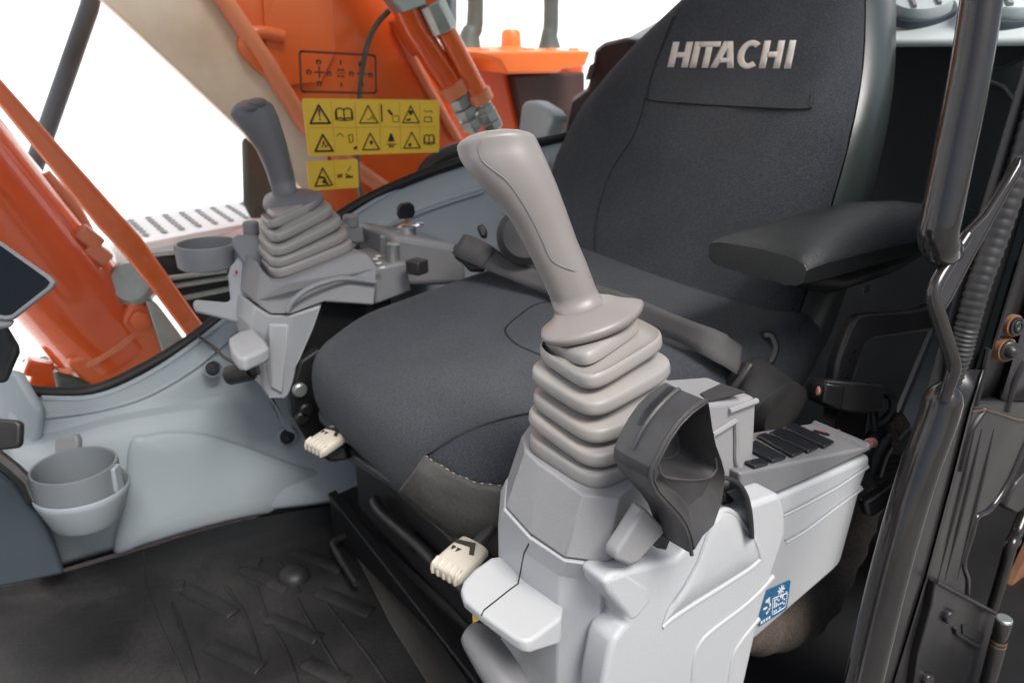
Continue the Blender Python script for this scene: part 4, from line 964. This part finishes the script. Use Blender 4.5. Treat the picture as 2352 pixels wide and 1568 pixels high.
mb = MB(); arc = [fn(.20+.16*math.cos(math.radians(q_)), .52+.20*math.sin(math.radians(q_)), O) for q_ in range(-80, 85, 15)]
mb.strip(arc, .0022, n); mb.strip([fn(.16, .52, O), fn(.25, .52, O)], .002, n); mb.strip([fn(.26, .30, O), fn(.34, .27, O), fn(.33, .36, O)], .0018, n)
for k in range(4): mb.prism([fn(.06+k*.09, .88, O), fn(.12+k*.09, .86, O), fn(.12+k*.09, .93, O), fn(.06+k*.09, .95, O)], n*.0004)
build('white_letter', mb, M['swhite'], ist)
# brown canvas boot under the console
bt_ = [py(a, b, Y) for a, b, Y in ((1690, 1440, .47), (1760, 1430, .47), (1850, 1385, .475), (1920, 1300, .48), (1965, 1200, .49), (1990, 1120, .50))]
bt2 = cat(bt_, 6)
tag(build('canvas_boot', MB().tube(bt2, [.026+.012*math.sin(math.pi*min(i/18, 1))*1.0+.0018*math.sin(i*1.9) for i in range(len(bt2))], 24), M['canvas'], loc=bt_[0], smooth=180), 'dusty brown canvas boot sagging under the pale switch housing', 'boot')

# ------------------------------------------------ far console
fc = thing('control_console', 'far grey control console out of focus with darker joystick grip', 'control console', (.42, 1.25, ZF))
fbs = [((632, 644), (595, 607), (822, 570), 1.215), ((632, 623), (586, 574), (812, 548), 1.213), ((634, 597), (588, 553), (798, 517), 1.211), ((632, 564), (590, 525), (776, 491), 1.210), ((622, 529), (599, 509), (752, 470), 1.212)]
fbm = bellows(fbs, ((634, 512), (606, 487), (744, 468), 1.222), .082, .074, vs=.70, th=.0125)
build('bellows', fbm, M['rub'], fc, smooth=180)
st = [((629, 446), (681, 440), 1.29), ((618, 411), (675, 401), 1.28), ((607, 380), (667, 368), 1.27), ((589, 342), (657, 328), 1.26), ((562, 304), (646, 294), 1.25), ((541, 281), (638, 268), 1.245), ((530, 262), (630, 252), 1.24)]
fg = grip(st, [.019, .019, .02, .021, .024, .026, .026], ((652, 494), (608, 452), (742, 454), 1.255, .05, .03), (576, 227, 1.235))
fgo = build('joystick_grip', fg, M['gripdk'], fc, smooth=180)
for a, b in ((556, 231), (592, 234), (574, 242)):
    hp = drape([fg], [(a, b)], 0)
    if hp: build('thumb_button', MB().lathe(hp[0], (V((-.1, -.35, .9))).normalized(), [(.013, -.004), (.013, .001), (.009, .0025)], 18), M['gripdk'], fgo)
arm_f = [(588, 694, 1.21), (619, 720, 1.165), (668, 721, 1.145), (745, 694, 1.145), (861, 702, 1.145), (867, 615, 1.15), (846, 584, 1.17), (815, 582, 1.17), (660, 648, 1.155), (632, 650, 1.165), (602, 618, 1.21), (594, 600, 1.23)]
af = [py(*p) for p in arm_f]
afm = MB().loft([af, [p+V((0, .13, 0)) for p in af]])
build('upper_shroud', afm, M['mid'], fc, smooth=12, bevel=.004, seg=3)
build('arch_ridge', MB().tube(cat([py(a, b, 1.145) for a, b in ((660, 716), (672, 692), (700, 668), (740, 650), (790, 640), (862, 648))], 6), .0045, 8), M['mid'], fc)
cl = [(584, 700, 1.21), (619, 724, 1.168), (668, 724, 1.150), (742, 697, 1.150), (722, 755, 1.15), (690, 828, 1.15), (682, 842, 1.15), (672, 902, 1.155), (651, 920, 1.16), (625, 912, 1.17), (598, 884, 1.21), (588, 800, 1.21), (575, 748, 1.21)]
cf_ = [py(*p) for p in cl]; build('lower_housing', MB().loft([cf_, [p+V((0, .10, 0)) for p in cf_]]), M['light'], fc, smooth=12, bevel=.005, seg=3)
build('front_facet', MB().prism([py(a, b, Y) for a, b, Y in ((619, 745, 1.166), (664, 746, 1.148), (650, 905, 1.157), (622, 890, 1.168))], (0, .02, 0)), M['light'], fc, bevel=.003)
lf = [(524, 776), (545, 762), (582, 752), (612, 784), (618, 796), (600, 806), (562, 822), (545, 820), (530, 800)]
lfp = [pd(a, b, 1.19) for a, b in lf]
lfz = [pz(a, b, pd(570, 790, 1.19).z) for a, b in lf]
build('hand_ledge', MB().loft([lfz, [p-V((0, 0, .022)) for p in lfz]]), M['light'], fc, smooth=30, bevel=.005, seg=3)
build('lower_skirt', MB().prism([py(a, b, 1.25) for a, b in ((598, 880), (625, 905), (660, 985), (672, 990), (650, 960), (612, 905))], (0, .02, 0)), M['blue'], fc, bevel=.004)
build('side_block', MB().prism([pd(a, b, 1.30) for a, b in ((530, 545), (545, 538), (590, 540), (605, 560), (604, 625), (586, 640), (549, 592), (530, 565))], CF*.05), M['mid'], fc, smooth=20, bevel=.005, seg=3)
build('hook_arm', MB().prism([pd(a, b, 1.31) for a, b in ((549, 588), (527, 612), (522, 632), (528, 690), (516, 694), (446, 688), (441, 698), (446, 716), (566, 746), (594, 742), (594, 640))], CF*.045), M['light'], fc, smooth=20, bevel=.006, seg=3)
cr = pd(478, 582, 1.36); rr_ = .052
build('cup_ring', MB().lathe(cr-V((0, 0, .022)), (0, 0, 1), [(rr_*.93, 0), (rr_, .003), (rr_*1.04, .036), (rr_*1.0, .041), (rr_*.93, .041), (rr_*.9, .036), (rr_*.86, .003), (rr_*.93, 0)], 48), M['mid'], fc)
c = pd(579, 545, 1.33); build('side_knob', MB().lathe(c, (0, 0, 1), [(.011, 0), (.011, .004), (.0135, .005), (.0135, .024), (.011, .027)], 20), M['mid'], fc)
c = pd(543, 625, 1.30); build('red_latch', MB().box(c, (.002, .002, .003)), M['red'], fc, bevel=.001)
sbf = [py(a, b, 1.165) for a, b in ((864, 616), (934, 602), (946, 668), (862, 700))]
sbt = [py(a, b, 1.165) for a, b in ((868, 612), (934, 602))]
top_b = [p+V((0, .14, .0)) for p in sbf]
build('switch_block', MB().loft([sbf, top_b]), M['mid'], fc, bevel=.004, seg=3)
ztop = (sbf[0].z+sbf[1].z)/2
for a, b in ((904, 598), (888, 580), (880, 566), (874, 556)):
    c = pz(a, b, ztop+.002); build('dial_knob', MB().lathe(c, (.05, 0, 1), [(.011, -.004), (.011, .026), (.0115, .028), (.0085, .031)], 18), M['steel'], fc)
for a, b in ((868, 588), (870, 604), (878, 614), (862, 594)): build('dial_mark', MB().box(pz(a, b, ztop+.004), (.004, .0025, .001)), M['swhite'], fc)
build('rear_pod', MB().prism([py(a, b, 1.30) for a, b in ((785, 512), (835, 520), (842, 560), (800, 560))], (0, .05, 0)), M['mid'], fc, bevel=.006)
c = py(806, 512, 1.31); build('pod_knob', MB().lathe(c, (0, 0, 1), [(.014, -.005), (.014, .012), (.011, .015)], 18), M['mid'], fc)
# socket with cap on a thin cable under the far console
sc_ = thing('cable_plug', 'small black cylindrical plug with a red dot under the far console', 'plug', pd(553, 855, 1.2))
a0, a1 = pd(526, 862, 1.21), pd(578, 850, 1.19)
build('body', MB().tube([a0, a0.lerp(a1, .06), a0.lerp(a1, .94), a1], [.013, .0155, .0155, .012], 20), M['blk'], sc_)
build('neck', MB().tube([a1, pd(592, 846, 1.19)], .010, 14), M['blk'], sc_)
build('red_dot', MB().lathe(a0.lerp(a1, .55)-CF*.0150, -CF, [(.0028, 0), (.002, .001)], 10), M['red'], sc_)
build('lead', MB().tube(cat([pd(a, b, d) for a, b, d in ((455, 771, 1.385), (490, 797, 1.35), (520, 824, 1.28), (552, 836, 1.24), (575, 838, 1.22))], 6), .0028, 8), M['void'], sc_)

# ================================================================ MECHANISM BEHIND THE NEAR CONSOLE
mb_ = thing('armrest_bracket', 'cranked black armrest bracket descending behind the near console', 'bracket', pd(1920, 900, .98))
build('crank', MB().prism([pd(a, b, .98) for a, b in ((2150, 690), (2128, 704), (2090, 712), (1990, 718), (1968, 724), (1950, 752), (1922, 826), (1908, 905), (1948, 915), (1972, 850), (1990, 792), (2010, 778), (2150, 758))], CF*.03), M['blk'], mb_, smooth=30, bevel=.005, seg=3)
for a, b in ((1950, 830), (1945, 865), (1962, 808)): build('bolt', MB().lathe(pd(a, b, .9795), -CF, [(.003, 0), (.002, .001)], 10), M['pill'], mb_)
build('clamp_block', MB().prism([pd(a, b, .93) for a, b in ((1888, 885), (1902, 870), (2030, 884), (2034, 940), (1990, 950), (1944, 946), (1890, 925))], CF*.05), M['blk'], mb_, bevel=.003)
build('clamp_face', MB().prism([pd(a, b, .925) for a, b in ((1896, 878), (1942, 886), (1936, 936), (1928, 942), (1888, 924))], CF*.01), M['pill'], mb_, bevel=.004, seg=3)
build('copper_bolt', MB().tube([pd(1884, 898, .94), pd(1877, 897, .94)], .006, 12), M['pink'], mb_, bevel=.002)
build('post', MB().prism([pd(a, b, 1.0) for a, b in ((1930, 930), (2000, 940), (1980, 1080), (1900, 1060))], CF*.05), M['void'], mb_, bevel=.003)
hs_ = thing('hose_bundle', 'tied bundle of dark oily hoses by the rear end of the switch housing', 'hoses', pd(2000, 1040, .95))
build('hose_line', MB().tube(cat([pd(a, b, .97) for a, b in ((2060, 952), (2030, 985), (2000, 1020), (1985, 1070))], 5), .012, 10), M['arm'], hs_)
build('hose_line', MB().tube(cat([pd(a, b, .96) for a, b in ((2075, 970), (2048, 1000), (2022, 1040), (2005, 1090))], 5), .011, 10), M['arm'], hs_)
build('tie_loop', MB().tube(cat([pd(a, b, .95) for a, b in ((2012, 990), (2008, 940), (2026, 906), (2046, 912), (2050, 940), (2034, 965), (2014, 975))], 6), .005, 8), M['blk'], hs_)
build('tag_strip', MB().prism([pd(a, b, .94) for a, b in ((2056, 985), (2068, 1010), (2062, 1045), (2050, 1020))], CF*.004), M['canvas'], hs_)
build('band', MB().tube([pd(2050, 960, .955), pd(2066, 985, .955)], .014, 10), M['canvas'], hs_)
vb = thing('finned_boot', 'small dark finned boot behind the rear end of the switch housing', 'boot', pd(2030, 1110, 1.0))
for k in range(5): build('fin', MB().tube([pd(1990+k*6, 1064+k*13, 1.0), pd(2066+k*4, 1050+k*14, .99)], .006, 8), M['mud'], vb)
tl = [pd(a, b, .86) for a, b in ((1986, 1152), (2008, 1140), (2060, 1104), (2070, 1140), (2012, 1184), (1996, 1188))]
tag(build('release_lever', MB().prism(tl, CF*.02), M['pill'], loc=tl[0], bevel=.003, seg=3), 'stubby grey black release lever poking out beside the glossy tube', 'lever')
tag(build('quarter_panel', MB().prism([pd(a, b, 1.12) for a, b in ((2148, 755), (2200, 640), (2262, 520), (2262, 700), (2180, 900), (2130, 1000), (2056, 975))], CF*.02), M['bluedk'], loc=pd(2100, 980, 1.12), bevel=.004), 'slanting dark grey panel strip behind the bent glossy bar', 'panel')
tag(build('corner_trim', MB().prism([px(a, b, 1.34) for a, b in ((2215, 165), (2300, 152), (2420, 90), (2420, 420), (2352, 380), (2340, 260), (2300, 205), (2240, 184))], (.03, 0, 0)), M['leag'], loc=px(2300, 205, 1.34), bevel=.008), 'dark green grey corner trim behind the upright rail at the right', 'trim')
# gap piece: seat belt pillar left of the backrest
bpil = thing('belt_pillar', 'dark belt guide pillar standing behind the left edge of the backrest', 'pillar', px(1330, 330, 1.25))
build('cover', MB().prism([px(a, b, 1.25) for a, b in ((1357, 150), (1362, 112), (1385, 96), (1430, 86), (1446, 92), (1470, 112), (1420, 330), (1400, 520), (1400, 640), (1180, 640), (1200, 520), (1215, 480), (1295, 300), (1310, 225), (1345, 200))], (.08, 0, 0)), M['keyb'], bpil, smooth=30, bevel=.012, seg=3)
build('guide', MB().prism([px(a, b, 1.245) for a, b in ((1342, 185), (1352, 150), (1370, 140), (1358, 182))], (.01, 0, 0)), M['void'], bpil, bevel=.004)
tag(build('rear_corner_cover', MB().prism([px(a, b, 1.20) for a, b in ((1186, 320), (1196, 240), (1206, 231), (1226, 234), (1258, 254), (1272, 272), (1240, 340), (1200, 400), (1180, 390))], (.05, 0, 0)), M['blue'], loc=px(1200, 400, 1.20), smooth=30, bevel=.012, seg=3), 'pale blue grey rounded cover between joystick grip and backrest', 'cover')
tag(build('recline_hub', MB().lathe(pd(1205, 545, 1.25), (-.5, -.75, .3), [(.045, 0), (.045, .02), (.035, .03), (.012, .032)], 28), M['blk'], loc=pd(1205, 545, 1.25)), 'black round recliner hub at the far side of the backrest', 'hub')

# ================================================================ DOOR POST, GRAB RAIL AND HINGE (right edge)
gb = thing('grab_rail', 'glossy dark upright grab rail crossing in front of the armrest', 'grab rail', pd(2160, 590, .62))
up_ = cat([pd(a, b, d) for a, b, d in ((2314, -420, .59), (2248, 40, .602), (2222, 200, .607), (2186, 380, .614), (2164, 490, .619), (2155, 535, .622), (2158, 562, .628), (2172, 578, .636), (2190, 572, .642))], 6)
build('upper_tube', MB().tube(up_, [.0150]*(len(up_)-12)+[.0150-.0005*i for i in range(12)], 28), M['gloss'], gb, smooth=60)
build('mount_plate', MB().prism([pd(a, b, .645) for a, b in ((2214, 548), (2226, 526), (2262, 490), (2300, 430), (2352, 350), (2352, 400), (2330, 430), (2245, 585), (2190, 690), (2168, 724), (2158, 704), (2142, 690), (2150, 655))], CF*.012), M['gloss'], gb, smooth=30, bevel=.0035, seg=3)
bb = cat([pd(a, b, d) for a, b, d in ((2222, 540, .64), (2185, 596, .636), (2152, 650, .632), (2146, 688, .632), (2164, 752, .636), (2184, 816, .640), (2190, 846, .642), (2182, 876, .644), (2166, 920, .648))], 6)
build('bent_bar', MB().tube(bb, [.0050+.0012*math.sin(math.pi*i/len(bb)) for i in range(len(bb))], 16), M['gloss'], gb, smooth=60)
lw = cat([pd(a, b, d) for a, b, d in ((2174, 878, .658), (2166, 920, .660), (2150, 975, .662), (2115, 1070, .664), (2078, 1190, .668), (2040, 1330, .674), (2006, 1470, .680), (1966, 1640, .69))], 6)
build('lower_tube', MB().tube(lw, [.0045, .0075, .0105, .0125, .0140, .0150]+[.0158]*(len(lw)-6), 28), M['gloss'], gb, smooth=60)
def Cx(y): return lin(y, [-700, -60, 630, 849, 936, 1098, 1332, 1566, 1640], [2731, 2533, 2326, 2260, 2232, 2191, 2128, 2056, 2034])
dpst = thing('door_post', 'wide dark dusty door post filling the lower right edge', 'door post', pd(2150, 1500, .72))
ys_ = [-600, -60, 100, 300, 500, 630, 740, 849, 936, 1020, 1098, 1200, 1332, 1450, 1566, 1640]
def band(name, offs, m, sol=.002, rows=ys_, **k):
    g_ = [[py(Cx(y)+o_, y, Y) for o_, Y in offs(y)] for y in rows]
    return build(name, MB().grid(g_), m, dpst, smooth=25, solid=sol, **k)
band('seal_backing', lambda y: [(-115, .352), (-60, .345), (-20, .343)], M['void'])
band('flat_flange', lambda y: [(-52, .338), (-48, .333), (-6, .333), (-2, .330), (2, .330), (5, .345)], M['pill'], rows=[849, 936, 1020, 1098, 1200, 1332, 1450, 1566, 1640])
band('post_face', lambda y: [(0, .335), (4, .331), (10, .340), (34, .346), (48, .344), (60, .336), (90, .333), (130, .332), (134, .330), (140, .333), (lin(y, [1000, 1098, 1150, 1185, 1227, 1290, 1326, 1366, 1640], [330, 128, 144, 76, 74, 72, 92, 100, 180]) if y > 940 else 330, .333)] if True else None, M['pill'], rows=[-600, -60, 100, 300, 500, 630, 740, 849, 920])
lowp = [(Cx(920)+2, 920), (Cx(1098), 1098), (Cx(1200), 1200), (Cx(1332), 1332), (Cx(1480), 1480), (Cx(1640), 1640), (2250, 1640), (2216, 1400), (2219, 1366), (2221, 1328), (2212, 1290), (2230, 1228), (2242, 1187), (2266, 1173), (2287, 1150), (2318, 1098), (2352, 1020), (2420, 920)]
lpm = MB().prism(L(lowp, py, .334), (0, .02, 0))
build('lower_plate', lpm, M['pill'], dpst, smooth=30, bevel=.004, seg=3)
build('rolled_edge', MB().tube(cat(L([(2380, 960), (2352, 1020), (2318, 1098), (2287, 1150), (2266, 1173), (2242, 1187), (2230, 1228), (2212, 1290), (2221, 1328), (2219, 1366), (2216, 1400)], py, .335), 5), .0042, 10), M['gloss'], dpst)
for o_ in (18, 34, 62): build('pressed_rib', MB().tube(L([(Cx(y)+o_+(y-980)*.02, y) for y in (985, 1098, 1200, 1332)], py, .3345), [.001, .003, .003, .001], 8), M['pill'], dpst)
build('weld_seam', MB().tube(cat(L([(2232, 946), (2262, 942), (2300, 952), (2340, 964), (2400, 966)], py, .333), 5), .0016, 8), M['weld'], dpst)
for ln in ([(2262, 940), (2225, 1000), (2205, 1080)], [(2352, 830), (2330, 880), (2312, 945)], [(2270, 800), (2258, 850), (2240, 930)], [(2340, 600), (2310, 700), (2286, 780)]):
    build('pressed_edge', MB().tube(cat(L(ln, py, .334), 5), .0035, 8), M['pill'], dpst)
# ribbed rubber door seal
ds = thing('door_seal', 'ribbed black rubber door seal running down between rail and post', 'door seal', py(2100, 1250, .335))
sl_ = cat(L([(2600, -460), (2420, 120), (2372, 280), (2330, 420), (2288, 545), (2248, 655), (2222, 745), (2208, 800), (2196, 860), (2180, 930), (2160, 1010), (2128, 1110), (2094, 1230), (2050, 1380), (1990, 1580), (1970, 1650)], py, .337), 16)
nn_ = len(sl_); rad = []
for i in range(nn_):
    q_ = i/nn_; base = .0105 if q_ < .48 else (.0105-.006*min(1, (q_-.48)/.1))
    rad.append(base+(.0009 if i % 3 == 0 else -.0002))
build('seal_strip', MB().tube(sl_, rad, 14), M['sealr'], ds, smooth=60)
# bolt with washer and rubber bumper
bt3 = thing('door_bolt', 'hex socket bolt with rusty washer on the door post', 'bolt', py(2330, 750, .33), None)
axb = V((-.25, -1, .1)).normalized(); c = py(2330, 748, .331)
build('rust_ring', MB().lathe(c, axb, [(.0115, -.004), (.0115, .001), (.008, .0018)], 28), M['rust'], bt3)
build('washer', MB().lathe(c+V((0, -.001, 0)), axb, [(.0098, -.002), (.0098, .003), (.0070, .0035), (.0066, .001)], 28), M['pill'], bt3)
build('bolt_head', MB().lathe(c+V((0, -.001, 0)), axb, [(.0064, 0), (.0064, .0042), (.0056, .005), (.0036, .005), (.0034, .0025)], 24), M['void'], bt3)
build('hex_socket', MB().lathe(c+axb*.0030, axb, [(.0036, 0), (.0036, .0016), (.0026, .0018), (.0024, .0002)], 6), M['steel'], bt3, smooth=10)
bmpr = thing('rubber_bumper', 'grey conical rubber bumper in a rusty seat under the bolt', 'bumper', py(2306, 802, .33))
c = py(2312, 803, .332)
build('rust_seat', MB().lathe(c, axb, [(.0135, -.006), (.0128, .001), (.009, .002)], 24), M['rust'], bmpr)
build('cone', MB().lathe(c, V((-.55, -1, .02)).normalized(), [(.0105, 0), (.0105, .005), (.0090, .0062), (.0075, .0066), (.0048, .0115), (.0034, .0125), (.001, .0128)], 28), M['mid'] if False else M['pill'], bmpr)
# hinge at the bottom right
hg = dpst
hp_ = L([(2149, 1336), (2160, 1338), (2284, 1408), (2300, 1420), (2270, 1500), (2255, 1640), (2090, 1640), (2110, 1500), (2140, 1390)], py, .325)
build('hinge_leaf', MB().prism(hp_, (0, .01, 0)), M['pill'], hg, smooth=30, bevel=.002, seg=3)
build('leaf_lip', MB().tube(L([(2150, 1335), (2284, 1407)], py, .322), .0028, 8), M['pill'], hg)
build('leaf_window', MB().prism(L([(2210, 1434), (2226, 1434), (2262, 1456), (2256, 1478), (2212, 1456)], py, .3235), (0, .003, 0)), M['void'], hg)
build('lower_leaf', MB().tube(cat(L([(2195, 1440), (2198, 1454), (2212, 1464), (2250, 1486)], py, .322), 4), .0024, 8), M['pill'], hg)
k0, k1 = py(2306, 1424, .305), py(2258, 1610, .305)
kax = (k1-k0).normalized()
build('knuckle', MB().tube([k0, k0+kax*.001, k0+kax*.028, k0+kax*.029, k0+kax*.030, k1], [.0088, .0095, .0095, .0088, .0095, .0095], 28), M['gloss'], hg, smooth=40)
build('pin_cap', MB().tube([k0-kax*.004, k0-kax*.003, k0], [.0082, .0092, .0092], 28), M['steel'], hg, smooth=40)
for o_ in (.030, .036): build('rust_line', MB().tube([k0+kax*o_, k0+kax*(o_+.0012)], .0098, 28), M['rust'], hg)
for a, b in ((2175, 1412), (2126, 1556)):
    c = py(a, b, .324); build('hinge_bolt', MB().lathe(c, axb, [(.0085, -.001), (.0085, .004), (.0068, .0062), (.002, .0066)], 24), M['pill'], hg)
# things beyond the hinge: stay tube, rusty strip, dark frame
stt = [py(2352, 1180, .36), py(2334, 1226, .355), py(2322, 1252, .35), py(2300, 1330, .35), py(2270, 1430, .35), py(2250, 1500, .35)]
tg = thing('door_stay', 'dark glossy stay tube rising to the right edge above the hinge', 'stay', stt[-1])
build('tube', MB().tube(cat(stt, 4), .0078, 16), M['gloss'], tg, smooth=60)
build('joint', MB().lathe(py(2330, 1240, .352), (-.2, -1, .3), [(.009, -.005), (.009, .004), (.004, .007)], 18), M['gloss'], tg)
dfr = thing('door_frame', 'dark door frame edge with a rusty strip at the far right edge', 'door frame', py(2340, 1300, .42))
build('frame', MB().prism(L([(2200, 1150), (2500, 900), (2500, 1700), (2200, 1700)], py, .43), (0, .02, 0)), M['void'], dfr)
build('rust_strip', MB().prism(L([(2400, 1180), (2420, 1190), (2292, 1440), (2284, 1430)], py, .415), (0, .01, 0)), M['rust'], dfr)
build('edge_strip', MB().tube(L([(2420, 1240), (2310, 1500), (2280, 1640)], py, .40), .0065, 10), M['pill'], dfr)
build('outer_bar', MB().tube(L([(2420, 1340), (2350, 1480), (2320, 1640)], py, .40), .0075, 10), M['gloss'], dfr)
build('latch_block', MB().prism(L([(2310, 1164), (2336, 1110), (2420, 1020), (2420, 1120), (2335, 1180)], py, .35), (0, .02, 0)), M['pill'], dfr, bevel=.003)
